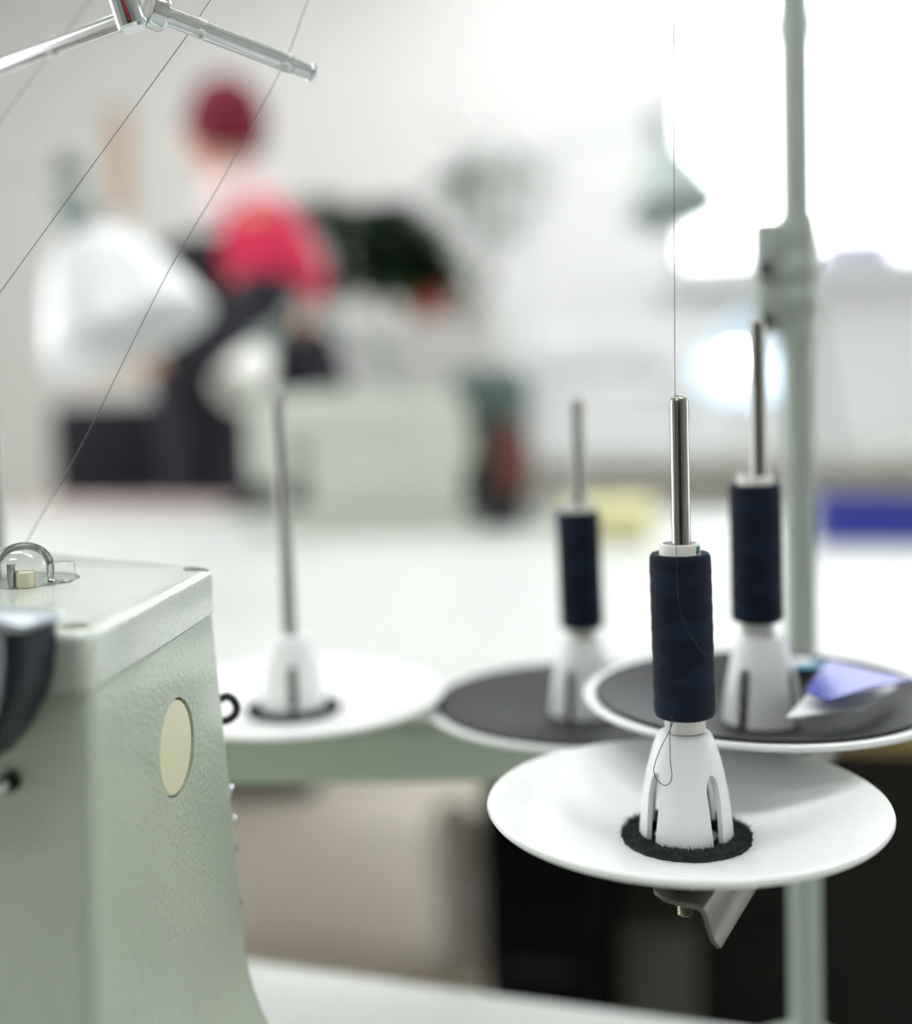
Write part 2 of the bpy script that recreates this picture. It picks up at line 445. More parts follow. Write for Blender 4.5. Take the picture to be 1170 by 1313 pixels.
# oil sight: seat, clear dome, nozzle
bm = nb(); lathe(bm, [(0, -.0021), (.0172, -.0021), (.0172, -.0008), (.0165, -.0003), (0, -.0003)], 48, oilc); seat = finish('sight_seat', bm, M['seat'], mach)
dome_c = PZ(31, 748, ZL)
bm = nb(); RD = .0108
pr = [(RD + .0008, .0002), (RD, .0014)] + [(RD * math.cos(a), .0060 + .0092 * math.sin(a)) for a in [i * math.pi / 2 / 14 for i in range(14)]] + [(0, .0152)]
inn = [(0, .0148)] + [(RD * .965 * math.cos(a), .0060 + .0088 * math.sin(a)) for a in [i * math.pi / 2 / 14 for i in range(13, -1, -1)]] + [(RD * .965, .0002)]
lathe(bm, pr + inn, 40, dome_c); finish('sight_dome', bm, M['clear'], mach)
nz = PZ(33, 753, ZL)
bm = nb(); lathe(bm, [(0, .0002), (.0034, .0002), (.0034, .0055), (.0028, .0062), (0, .0062)], 28, nz); finish('oil_nozzle', bm, M['cream'], mach)
nz2 = PZ(16, 753, ZL)
bm = nb(); lathe(bm, [(0, .0002), (.0017, .0002), (.0017, .0085), (0, .0085)], 20, nz2); finish('oil_pipe', bm, M['chrome'], mach)
tb = PZ(79, 747, ZL)
bm = nb(); box(bm, tb + Vector((-.0045, -.003, .0002)), tb + Vector((.0045, .003, .0078)), .0012, 3); finish('sight_tab', bm, M['clear'], mach)
# body: lofted, flaring to the foot
zs = ZL - LT - .0005
Bm = P(318, 1218, .502); Bm2 = Vector((Bm.x, Bm.y))
Nm = P(118, 1300, .378); Nm2 = Vector((Nm.x, Nm.y))
bodyA = shrink(top2, .0006)
bodyB = [Nm2, Bm2, top2[2] + (Bm2 - top2[1]), top2[3] + (Nm2 - top2[0])]
Bf = P(362, 1370, .505); Bf2 = Vector((Bf.x, Bf.y))
off = Bf2 - Bm2
bodyC = [bodyB[0] + Vector((.025, -.02)), Bf2 + Vector((.002, .006)), bodyB[2] + Vector((-.02, .02)), bodyB[3] + Vector((-.02, -.02))]
zB, zC = Bm.z + .000, Bf.z
loops = [loop3(shrink(bodyA, .0004), zs), loop3(bodyA, zs - .0010)]
for k in range(1, 9):
    t = k / 8; e = t
    loops.append(loop3([a.lerp(b, e) for a, b in zip(bodyA, bodyB)], (zs - .001) * (1 - t) + zB * t))
for k in range(1, 7):
    t = k / 6; e = t ** 1.6
    loops.append(loop3([a.lerp(b, e) for a, b in zip(bodyB, bodyC)], zB * (1 - t) + zC * t))
loops += [loop3(bodyC, NT + .012), loop3(shrink(bodyC, -.002), NT + .010), loop3(shrink(bodyC, -.002), NT)]
bm = nb(); loft(bm, loops); body = finish('body', bm, M['paint'], mach, smooth=40)
# plug on the side face
def v3(p, z): return Vector((p.x, p.y, z))
n_side = (v3(bodyA[1], zs) - v3(bodyA[0], zs)).cross(v3(bodyB[0].lerp(bodyB[1], .0), zB) - v3(bodyA[0], zs)).normalized()
pa, pb = v3(bodyA[0], zs), v3(bodyA[1], zs); pc = v3(bodyB[0].lerp(bodyB[1], .5), zB)
n_side = (pb - pa).cross(pc - pa).normalized()
if n_side.dot(CAM_LOC - pa) < 0: n_side = -n_side
bc = PP(226, 958, pa, n_side)
bh = CAM_ROT.inverted() @ (bc - CAM_LOC)
RB = 62.5 * (-bh.z) / F
b2 = nb(); lathe(b2, [(0, -.006), (RB, -.006), (RB, .006), (0, .006)], 64, bc, n_side); cc = finish('cutter', b2, M['gap'], None, smooth=0)
boolean_cut(body, [cc])
bm = nb(); lathe(bm, [(0, -.0055), (RB - .0007, -.0055), (RB - .0007, -.0006), (RB - .0013, .0000), (0, .0003)], 64, bc, n_side); finish('side_plug', bm, M['cream'], mach)
bm = nb(); lathe(bm, [(RB - .0006, -.0052), (RB - .00005, -.0052), (RB - .00005, -.0022), (RB - .0006, -.0022)], 64, bc, n_side); finish('plug_seal', bm, M['gap'], mach)
# bent plate of polished metal in front of the near face
fr = (v3(top2[0], 0) - v3(top2[3], 0)).normalized()
nf = fr.cross(Vector((0, 0, 1))).normalized()
if nf.dot(CAM_LOC - N_) < 0: nf = -nf
pl0 = v3(top2[0], ZL) + nf * .013
def plate(pix, n0, n1, bev=0):
    pts = [PP(x, y, pl0, nf) for x, y in pix]
    bm = nb(); loft(bm, [[p + nf * n0 for p in pts], [p + nf * n1 for p in pts]])
    if bev: bmesh.ops.bevel(bm, geom=[e for e in bm.edges if abs((e.verts[0].co - e.verts[1].co).normalized().dot(nf)) < .3], offset=bev, segments=3, affect='EDGES', profile=.5)
    return bm
finish('tension_plate', plate([(-150, 800), (-20, 803), (19, 812), (19, 850), (17, 882), (11, 910), (0, 942), (-22, 985), (-150, 995)], .0052, .0030, .0006), M['plate'], mach, smooth=40)
finish('plate_side_reflection', plate([(-150, 790), (43, 806), (41, 840), (37, 880), (28, 908), (10, 940), (-15, 975), (-150, 985)], .0029, -.0112, .0008), M['navy'], mach, smooth=40)  # dark colour stands in for the reflection on the plate's side
finish('tension_cap', plate([(-150, 778), (10, 788), (48, 795), (51, 800), (46, 806), (22, 806), (8, 800), (-150, 792)], .0058, -.0116, .0007), M['plate'], mach, smooth=40)
sc0 = PP(8, 1005, v3(top2[0], ZL) + nf * .002, nf)
bm = nb(); lathe(bm, [(0, -.004), (.0021, -.004), (.0021, .002), (.0017, .0032), (.001, .0038), (0, .004)], 28, sc0, nf); finish('plate_screw', bm, M['chrome'], mach)
bm = nb(); lathe(bm, [(.0022, -.004), (.0031, -.004), (.0031, .0006), (.0022, .0006)], 28, sc0, nf); finish('screw_shadow_ring', bm, M['black'], mach)  # black ring stands in for the dark shadow round the screw
# cable loop and bolts along the rear edge
hk = [P(x, y, .502) for x, y in [(281, 897), (291, 893), (299, 897), (303.5, 906), (302, 915), (295, 922), (286, 925)]]
bm = nb(); tube(bm, catmull(hk, 6), .0016, 12); finish('cable_loop', bm, M['black'], mach)
for (x, y) in [(300, 1013), (304, 1052), (306, 1088), (311, 1158)]:
    c = P(x - 9, y, .505); d = (P(x + 10, y, .505) - c).normalized()
    bm = nb(); lathe(bm, [(0, -.004), (.0024, -.004), (.0024, .0016), (.0014, .0024), (0, .0024)], 6, c, d); finish('cover_bolt', bm, M['chrome'], mach)

# ================================================================== thread stand
pole_c = P(1028, 800, .66)
PX, PY = pole_c.x, pole_c.y
stand = empty('thread_stand', (PX, PY, NT), label='grey green pole thread stand carrying round spool trays on a rail', cat='thread stand')
def zat(px, py): 
    """height on the pole axis seen at pixel row py"""
    r = ray(px, py); n = Vector((r.x, r.y, 0)).normalized()
    return (CAM_LOC + r * ((Vector((PX, PY, 0)) - Vector((0, 0, 0))).dot(n) / r.dot(n))).z
zj0, zj1 = zat(1025, 432), zat(1022, 278)
ZTOP = CAMZ + .33
bm = nb(); lathe(bm, [(0, NT + .002), (.0082, NT + .002), (.0082, zj0 + .004), (0, zj0 + .004)], 40, (PX, PY, 0)); finish('lower_pole', bm, M['stand'], stand)
bm = nb(); lathe(bm, [(0, zj1 - .004), (.0074, zj1 - .004), (.0074, ZTOP), (.006, ZTOP + .002), (0, ZTOP + .002)], 40, (PX, PY, 0)); finish('upper_pole', bm, M['stand'], stand)
bm = nb(); lathe(bm, [(0, NT), (.032, NT), (.026, NT + .004), (.012, NT + .008), (.0083, NT + .010), (0, NT + .010)], 40, (PX, PY, 0)); finish('pole_foot', bm, M['stand'], stand)
hj = zj1 - zj0
pr = [(.0080, -.06), (.0092, -.06), (.0100, .06), (.0096, .12), (.0096, .2), (.0112, .24), (.0112, .34), (.0100, .40), (.0100, .47), (.0110, .50), (.0110, .62), (.0098, .66), (.0098, .74), (.0100, .76), (.0100, .88), (.0090, 1.0), (.0070, 1.0)]
bm = nb(); lathe(bm, [(r, zj0 + h * hj) for r, h in pr], 40, (PX, PY, 0)); col_ = finish('clamp_collar', bm, M['stand'], stand)
lx_ = -(CAM_ROT @ Vector((1, 0, 0))); lx_.z = 0; lx_.normalize(); ly_ = Vector((-lx_.y, lx_.x, 0))
for (a, b) in ((.46, .95), (.04, .455)):
    bm = nb(); obox(bm, Vector((PX, PY, zj0 + hj * (a + b) / 2)) + lx_ * .0130, lx_, ly_, Vector((0, 0, 1)), .0085, .0065, hj * (b - a) / 2, .0015); finish('clamp_ear', bm, M['stand'], col_)
    c = Vector((PX, PY, zj0 + hj * (a + .10))) + lx_ * .0185 - ly_ * .0
    bm = nb(); lathe(bm, [(0, -.012), (.0028, -.012), (.0028, .0085), (.0036, .0085), (.0036, .0115), (0, .012)], 6, c, -ly_ if (-ly_).dot(CAM_LOC - pole_c) > 0 else ly_); finish('clamp_bolt', bm, M['darkgrey'], col_)
for dz in (.28, .62):
    bm = nb(); lathe(bm, [(0, .0), (.0024, 0), (.0024, .0035), (0, .004)], 16, Vector((PX, PY, zj0 + hj * dz)) - lx_ * .0092, -lx_); finish('collar_screw', bm, M['chrome'], col_)

# tray masters
def dish_bm(Rr, rz):
    bm = nb(); k = (rz + .0085) / .0085; e = Rr - .0768
    prof = [(0, -.0085), (.0255, -.0085), (.0270, -.0085 + .0003 * k), (.040 + e * .3, -.0085 + .0027 * k), (.060 + e * .8, -.0085 + .0063 * k), (.0735 + e, rz + .0002), (.0752 + e, rz + .0006), (.0764 + e, rz + .0002), (.0768 + e, rz - .0009), (.0760 + e, rz - .0021), (.0735 + e, rz - .0027), (.060 + e * .8, -.0115 + .0063 * k), (.040 + e * .3, -.0115 + .0027 * k), (.027, -.0112), (0, -.0115)]
    return lathe(bm, prof, 128)
DISH = {'front': (.0748, .0058), 'right': (.0800, .0055), 'left': (.0830, -.0010), 'end': (.0800, .0010), 'far': (.0800, .0010)}
def felt_bm(ri=.0125, ro=.0243):
    bm = nb(); rnd = random.Random(3)
    seg = 120; rings = []
    prof = [(ri, 0), (ri + .0004, .0016), ((ri + ro) / 2, .0022), (ro - .001, .0018), (ro, 0)]
    for r, h in prof:
        rings.append([bm.verts.new(((r + rnd.uniform(-.0004, .0004)) * math.cos(2 * math.pi * i / seg), (r + rnd.uniform(-.0004, .0004)) * math.sin(2 * math.pi * i / seg), h + rnd.uniform(-.0003, .0004) * (h > 0))) for i in range(seg)])
    for a, b in zip(rings, rings[1:]):
        for i in range(seg): bm.faces.new((a[i], a[(i + 1) % seg], b[(i + 1) % seg], b[i]))
    for k in range(9000):                               # felt fibres
        a = rnd.uniform(0, 2 * math.pi); r = math.sqrt(rnd.uniform(ri ** 2, ro ** 2))
        p = Vector((r * math.cos(a), r * math.sin(a), .0014))
        d = Vector((rnd.uniform(-1, 1), rnd.uniform(-1, 1), rnd.uniform(.2, 1.3))).normalized() * rnd.uniform(.0012, .0030)
        s = Vector((rnd.uniform(-1, 1), rnd.uniform(-1, 1), 0)).normalized() * .00018
        bm.faces.new((bm.verts.new(p - s), bm.verts.new(p + s), bm.verts.new(p + d)))
    return bm
def holder_bm():
    """white cone holder on four legs"""
    bm = nb()
    prof = [(.0176, 0), (.0173, .004), (.0168, .0085), (.0163, .013), (.0157, .0175), (.0150, .0205), (.0147, .0225), (.0144, .0243), (.0141, .0256), (.0139, .0262), (.0133, .0290), (.0130, .0300), (.0124, .0320), (.0117, .0342), (.0110, .0362), (.0104, .0377), (.0096, .0388), (.0087, .0393), (.0079, .0394), (.0050, .0394)]
    zg = .0262; nc = 14
    for k in range(4):
        c = k * math.pi / 2; rows = []
        for r, z in prof:
            g = 0
            if z < zg:
                gw = .0024 + .0010 * z / zg
                if z > .0175: gw *= math.sqrt(max(0, 1 - ((z - .0175) / (zg - .0175)) ** 2))
                g = gw / r
            rows.append([bm.verts.new((r * math.cos(c + (math.pi / 4 - g) * (2 * i / nc - 1)), r * math.sin(c + (math.pi / 4 - g) * (2 * i / nc - 1)), z)) for i in range(nc + 1)])
        for a, b in zip(rows, rows[1:]):
            for i in range(nc): bm.faces.new((a[i], a[i + 1], b[i + 1], b[i]))
    bmesh.ops.remove_doubles(bm, verts=bm.verts, dist=.00002)
    bmesh.ops.recalc_face_normals(bm, faces=bm.faces)
    return bm
def pin_bm():
    return lathe(nb(), [(0, 0), (.0035, 0), (.0035, .1620), (.0030, .1632), (.0015, .1642), (0, .1644)], 32)
dish0 = finish('spool_tray', dish_bm(*DISH['front']), M['dish'], stand, loc=(0, 0, 0), world=False, smooth=50)
felt0 = finish('felt_ring', felt_bm(), M['felt'], dish0, loc=(0, 0, -.0084), world=False, smooth=0); felt0['kind'] = 'stuff'
hold0 = finish('cone_holder', holder_bm(), M['nylon'], dish0, loc=(0, 0, -.0072), world=False, smooth=50)
md = hold0.modifiers.new('solid', 'SOLIDIFY'); md.thickness = .0022; md.offset = -1; bpy.context.view_layer.update(); bake(hold0, None)
hold0.data.shade_smooth(); hold0.data.set_sharp_from_angle(angle=R(45))
pin0 = finish('spool_pin', pin_bm(), M['steel'], dish0, loc=(0, 0, -.0060), world=False)
UNITS = {}
def place_tray(key, c, pad, first=False, tilt=(0, 0), tall=1):
    t = dish0 if first else copy_tree(dish0, stand)
    t.location = c - Vector(stand['_w'])
    t.rotation_euler = (0, 0, 0)
    if not first:
        tmp = finish('tmp', dish_bm(*DISH[key]), M['dish'], None, loc=(0, 0, 0), world=False, smooth=50)
        t.data = tmp.data; bpy.data.objects.remove(tmp, do_unlink=True)
    for ch in t.children:
        if ch.name.startswith('cone_holder'):
            d = CAM_LOC - c; ch.rotation_euler = (0, 0, math.atan2(d.y, d.x) + R({'front': -3, 'right': 14, 'left': 20, 'end': 45, 'far': 30}[key]))
        if ch.name.startswith('spool_pin'): ch.rotation_euler = (tilt[0], tilt[1], 0); ch.scale = (1, 1, tall)
        if ch.name.startswith('felt_ring') and pad:
            bpy.data.objects.remove(ch, do_unlink=True)
    if pad:
        bm = nb(); Rr, rz = DISH[key]; k_ = (rz + .0085) / .0085; e = Rr - .0768
        lathe(bm, [(.004, -.0083), (.0256, -.0083), (.040 + e * .3, -.0083 + .0027 * k_), (.060 + e * .8, -.0083 + .0063 * k_), (.0708 + e, rz - .0004), (.0716 + e, rz + .0006), (.0706 + e, rz + .0014), (.060 + e * .8, -.0065 + .0063 * k_), (.040 + e * .3, -.0065 + .0027 * k_), (.0262, -.0066), (.004, -.0066)], 96)
        p = finish('foam_pad', bm, M['foam'], t, loc=(0, 0, 0), world=False)
    UNITS[key] = c
    return t
c_front = P(880, 1045, .47)
place_tray('front', c_front, False, True)
place_tray('right', P(978, 903, .56), True, tall=1.09)
c_left = P(748, 896, .655); c_end = P(376, 890, .662)
place_tray('left', c_left, True)
place_tray('end', c_end, False, tilt=(0, R(-1.0)))
c_far = P(12, 888, .69)
place_tray('far', c_far, False, tilt=(0, R(-1.5)))
# rail under the rear trays, bolts and arms
rd = (c_end - c_left); rd.z = 0; rd.normalize()
zr = (c_left.z + c_end.z) / 2 - .0165
ra = Vector((PX, PY, zr)); rb = c_far + rd * .02; rb.z = zr
pr_ = Vector((-rd.y, rd.x, 0)); pr_ = pr_ if pr_.dot(Vector((0, 1, 0))) > 0 else -pr_
l0 = (c_left - rd * .035); l0.z = zr
bm = nb(); mid = (l0 + rb) / 2; ln = (l0 - rb).length / 2
obox(bm, mid + Vector((0, 0, -.0015)), rd, pr_, Vector((0, 0, 1)), ln, .014, .0015, .0005)
obox(bm, mid + Vector((0, 0, -.0145)) - pr_ * .0135, rd, pr_, Vector((0, 0, 1)), ln, .0015, .0135, .0005)
finish('rail', bm, M['rail'], stand)
def arm(a, b, name, z, fl=.0125, m='zinc', ext=.038, side=0):
    """bent strip running from under a tray to the pole"""
    d = Vector((b.x - a.x, b.y - a.y, 0)); L_ = d.length; d.normalize(); s = Vector((d.y, -d.x, 0))   # s = to the right of travel
    prof = [(-.0125, 0), (.0060, 0), (.0078, -.0006), (.0088, -.0022), (.0098, -.0060), (.0112, -.0100), (.0136, -fl), (.0150, -fl + .0006), (.0128, -.0096), (.0115, -.0056), (.0104, -.0016), (.0090, .0008), (.0066, .0016), (-.0125, .0016)]
    loops = []
    for t, cutl in ((-ext, .012), (-ext + .002, .0065), (-ext + .006, .002), (-ext + .011, 0), (L_ * .5, 0), (L_ - .004, 0)):
        loops.append([Vector((a.x, a.y, z)) + d * t + s * ((max(u, -.0125 + cutl) if u < 0 else u) + side) + Vector((0, 0, h)) for u, h in prof])
    bm = nb(); loft(bm, loops); return finish(name, bm, M[m], stand, smooth=40)
za = P(905, 1157, .436).z
arm(c_front, Vector((PX, PY, 0)), 'tray_arm', za, side=.0080)
arm(UNITS['right'], Vector((PX, PY, 0)), 'tray_arm', UNITS['right'].z - .0145, ext=.012)
arm(Vector((l0.x, l0.y, 0)) + rd * .02, Vector((PX, PY, 0)), 'tray_arm', zr - .0052, ext=.0, m='stand')
def tray_bolt(c, z0, z1):
    bm = nb(); pr = [(0, 0)]; n = 7; h = (z1 - z0)
    for i in range(n):
        pr += [(.0023, h * i / n + .0002), (.0028, h * (i + .5) / n)]
    pr += [(.0023, h), (0, h)]
    lathe(bm, [(r, z0 + q) for r, q in pr], 24, (c.x, c.y, 0)); finish('tray_bolt', bm, M['bolt'], stand, smooth=20)
    bm = nb(); lathe(bm, [(0, z1), (.0052, z1), (.0052, z1 + .003), (0, z1 + .003)], 6, (c.x, c.y, 0)); finish('tray_nut', bm, M['bolt'], stand, smooth=20)
bz = P(879, 1173, .447)
tray_bolt(Vector((bz.x, bz.y, 0)), bz.z, za - .0008)
for k in ('left', 'end', 'far'):
    tray_bolt(UNITS[k], zr - .012, zr - .006)
    bm = nb(); lathe(bm, [(0, zr), (.009, zr), (.009, UNITS[k].z - .0112), (0, UNITS[k].z - .0112)], 24, (UNITS[k].x, UNITS[k].y, 0)); finish('tray_spacer', bm, M['rail'], stand)
tray_bolt(UNITS['right'], UNITS['right'].z - .024, UNITS['right'].z - .0175)
# clamp sleeves where the arms meet the pole
for z in (za - .006, UNITS['right'].z - .020):
    bm = nb(); lathe(bm, [(.0083, z - .011), (.0118, z - .011), (.0124, z - .009), (.0124, z + .007), (.0118, z + .009), (.0083, z + .009)], 32, (PX, PY, 0)); finish('arm_sleeve', bm, M['stand'], stand)

# navy spools
def spool(key, label, off=(0, 0), tilt=(0, 0)):
    c = UNITS[key] + Vector((0, 0, -.0072 + .0394)) + Vector((off[0], off[1], 0))
    s = empty('thread_spool', c, label=label, cat='thread spool', group='navy thread spools')
    s.rotation_euler = (tilt[0], tilt[1], 0)
    return s
spools = []
LBL = {'front': 'navy blue thread spool on the plain white tray with loose thread loop',
       'left': 'navy blue thread spool over the black padded tray on the rail',
       'right': 'navy blue thread spool over the black padded tray holding the blue packet'}
wind_me = tube_me = None
cr = CAM_ROT @ Vector((1, 0, 0)); cr.z = 0; cr.normalize(); cf = Vector((-cr.y, cr.x, 0))
def axis_tilt(deg_r, deg_f):   # lean to the picture's right / away
    v = Vector((0, 0, 1)) + cr * math.tan(R(deg_r)) + cf * math.tan(R(deg_f)); v.normalize()
    return Vector((0, 0, 1)).rotation_difference(v)
for key, off, tl in (('front', cr * .0003, (-.8, 0)), ('left', cr * .0004, (-1.0, 0)), ('right', cr * (-.0018), (-.2, 0))):
    s = spool(key, LBL[key], off)
    s.rotation_mode = 'QUATERNION'; s.rotation_quaternion = axis_tilt(*tl)
    if wind_me is None:
        bm = nb(); lathe(bm, [(.0062, .0004), (.0075, .0004), (.0076, .0010), (.0076, .0705), (.0073, .0710), (.0064, .0710), (.0062, .0704), (.0062, .0004)], 48)
        tb_ = finish('spool_tube', bm, M['tube'], s, world=False); tube_me = tb_.data
        bm = nb(); rnd = random.Random(5); pr = [(.0077, .0062), (.0102, .0060), (.0109, .0064), (.01125, .0074)]
        n = 150
        for i in range(n + 1):
            z = .0085 + i * (.0655 - .0085) / n
            pr.append((.01138 + rnd.uniform(-.00005, .00005) + .00008 * math.sin(i * .33), z))
        pr += [(.0111, .0664), (.0106, .0672), (.0096, .0674), (.0077, .0668)]
        lathe(bm, pr, 72); wd = finish('thread_winding', bm, M['winding'], s, world=False, smooth=60); wind_me = wd.data
        bm = nb(); rnd = random.Random(9)                # stray fibres
        for k in range(420):
            a = rnd.uniform(0, 2 * math.pi); z = rnd.uniform(.007, .066); p = Vector((math.cos(a) * .0113, math.sin(a) * .0113, z))
            d = (Vector((math.cos(a), math.sin(a), 0)) * rnd.uniform(.2, 1) + Vector((-math.sin(a), math.cos(a), 0)) * rnd.uniform(-1, 1) + Vector((0, 0, rnd.uniform(-1, 1)))).normalized() * rnd.uniform(.0004, .0012)
            q = Vector((0, 0, .00003)); bm.faces.new((bm.verts.new(p - q), bm.verts.new(p + q), bm.verts.new(p + d)))
        fz = finish('stray_fibres', bm, M['winding'], s, world=False, smooth=0); fz['kind'] = 'stuff'; fz_me = fz.data
    else:
        for nm, me in (('spool_tube', tube_me), ('thread_winding', wind_me)):
            o = bpy.data.objects.new(nm, me); COL.objects.link(o); o.parent = s
    spools.append(s)
bpy.context.view_layer.update()
# green mark on the front tube
s0 = spools[0]
d = (cr * .78 - cf * .62).normalized()
c = Vector((0, 0, .0688)) + d * .0076
bm = nb(); obox(bm, c, d, Vector((-d.y, d.x, 0)), Vector((0, 0, 1)), .00025, .0012, .0014, .0002); finish('tube_mark', bm, M['green'], s0, world=False)
# strand up from the front spool and the loose loop below it (children of that spool)
def strand(name, pts, r, m, parent=None, n=10):
    bm = nb(); tube(bm, catmull(pts, n), r, 8); return finish(name, bm, m, parent)
inv = s0.matrix_world.inverted()
def spool_strand(name, pts, r, m):
    bm = nb(); tube(bm, [inv @ p for p in catmull(pts, 10)], r, 8); return finish(name, bm, m, s0, world=False)
def on_front(px, py, gap=.0003):
    """point on the front of the spool's winding seen at a pixel"""
    r = ray(px, py); c = s0.location; rr = .0114 + gap
    a = r.x ** 2 + r.y ** 2; b = -2 * (r.x * c.x + r.y * c.y); cc = c.x ** 2 + c.y ** 2 - rr * rr
    disc = max(0, b * b - 4 * a * cc); return CAM_LOC + r * ((-b - math.sqrt(disc)) / (2 * a))
BOOMZ = CAMZ + .31
up_top = P(864, -240, .462)
spool_strand('thread_end', [on_front(906, 842), on_front(893, 826), on_front(880, 803), on_front(872, 780), on_front(868.5, 745), on_front(868, 716), P(867.3, 690, .4575), P(866.5, 600, .458), P(865.5, 400, .460), P(864.5, 100, .461), up_top], .00013, M['thread'])
def LP(x, y): return P(x, y, .4585 - .0075 * min(1, max(0, (y - 925) / 60)))
spool_strand('thread_loop', [on_front(863, 914, .0), LP(861, 925), LP(859, 937), LP(848, 958), LP(840, 980), LP(839, 990), LP(843, 1000), LP(852, 1007), LP(859, 1004), LP(862, 995), LP(860, 975), LP(859.5, 938), LP(864, 925), on_front(868, 913, .0)], .00016, M['thread'])

# overhead boom of the stand (above the picture) that carries the thread guide
g0 = P(166, 22, .44)
bm = nb(); tube(bm, [Vector((PX, PY, BOOMZ)), Vector((up_top.x, up_top.y, BOOMZ))], .005, 16); finish('boom', bm, M['stand'], stand)
bm = nb(); tube(bm, [Vector((PX, PY, BOOMZ)), Vector((g0.x, g0.y, BOOMZ))], .005, 16); finish('boom', bm, M['stand'], stand)
# chrome thread guide
gtop = P(150, -30, .44); gbot = P(172, 38, .44)
gd = (gtop - gbot).normalized()
guide = empty('thread_guide', gbot, label='chrome forked thread guide with two slim drilled arms', cat='thread guide')
bm = nb(); lathe(bm, [(0, .0), (.0040, 0), (.0050, .0008), (.0052, .0018), (.0052, .030), (.0046, .034), (.0030, .035), (0, .035)], 40, gbot, gd); finish('socket', bm, M['chrome'], guide)
bm = nb(); top = gbot + gd * .033; tube(bm, [top, Vector((g0.x, g0.y, BOOMZ - .003))], .0028, 16); finish('hanger_rod', bm, M['chrome'], guide)
ln_d = (CAM_LOC - gbot).normalized(); sd = gd.cross(ln_d).normalized(); sd = sd if sd.dot(cr) > 0 else -sd
q0 = gbot + (ln_d * .0052 - sd * .0005); fr_ = ln_d
bm = nb(); pn = (ln_d - gd * ln_d.dot(gd)).normalized(); obox(bm, gbot + gd * .0163 + pn * .00515 - sd * .0006, sd, gd, pn, .00032, .0145, .00025); finish('red_reflection', bm, M['redreflect'], guide)  # red stripe reflected in the socket, painted on as a strip
def garm(a, b, eyes, name='guide_arm'):
    d = (b - a).normalized(); L_ = (b - a).length
    bm = nb(); lathe(bm, [(0, -.002), (.0034, -.002), (.0034, L_ - .010), (.0029, L_ - .0095), (.0029, L_ - .0022), (.0034, L_ - .0018), (.0034, L_ - .0004), (.0028, L_), (.0016, L_), (.0016, L_ - .004), (0, L_ - .004)], 32, a, d)
    o = finish(name, bm, M['chrome'], guide)
    for t in eyes:
        for sgn in (1, -1):
            up = frame_for(d)[1]; up = up if up.z > 0 else -up
            nn = (ln_d * .55 + up * .83) if sgn > 0 else (ln_d * .75 - up * .66)
            nn = (nn - d * nn.dot(d)).normalized()
            bm = nb(); lathe(bm, [(.0006, .0026), (.0006, .0036), (.0011, .0040), (.0020, .0037), (.0022, .0031), (.0022, .0022)], 24, a + d * t, nn); finish('eyelet', bm, M['tube'], o)
    return o
ra0, ra1 = P(196, 14, .445), P(402, 94, .485)
La = (ra1 - ra0).length
garm(ra0, ra1, [La * .27, La * .80])
la0, la1 = P(160, 26, .452), P(-60, 108, .57)
garm(la0, la1, [(la1 - la0).length * .35])
bm = nb(); lathe(bm, [(.0036, -.002), (.0062, -.002), (.0066, .0), (.0066, .0035), (.0058, .0045), (.0036, .0045)], 32, ra0, (ra1 - ra0)); finish('arm_collar', bm, M['chrome'], guide)
# strands from the guide to the machine
for pts, lab in (([P(420, -215, .46), P(270, 0, .455), P(244, 40, .455), P(120, 210, .46), P(0, 375, .462), P(-60, 457, .463)], 'dark thread strand slanting from the right guide arm to the left'),
                 ([P(470, -210, .50), P(395, 0, .485), P(362, 86, .482), P(290, 222, .475), P(215, 350, .468), P(110, 560, .470), P(30, 702, .50), PZ(10, 737, ZL)], 'long thread strand dropping from the guide arm tip onto the machine lid'),
                 ([P(260, -200, .56), P(115, 0, .53), P(0, 155, .52), P(-70, 245, .52)], 'faint thread strand passing behind the left guide arm')):
    bm = nb(); tube(bm, catmull(pts, 8), .00017, 8); o = finish('thread_strand', bm, M['gthread'], None, loc=pts[-1]); tag(o, lab, 'thread')
# faint thread from the right rear spool
o = strand('thread_strand', [P(1000, 622, .553), P(1001, 560, .555), P(1000, 480, .556), P(997, 200, .56), P(995, -220, .56)], .00016, M['gthread']); tag(o, 'faint thread strand rising from the spool beside the stand pole', 'thread')

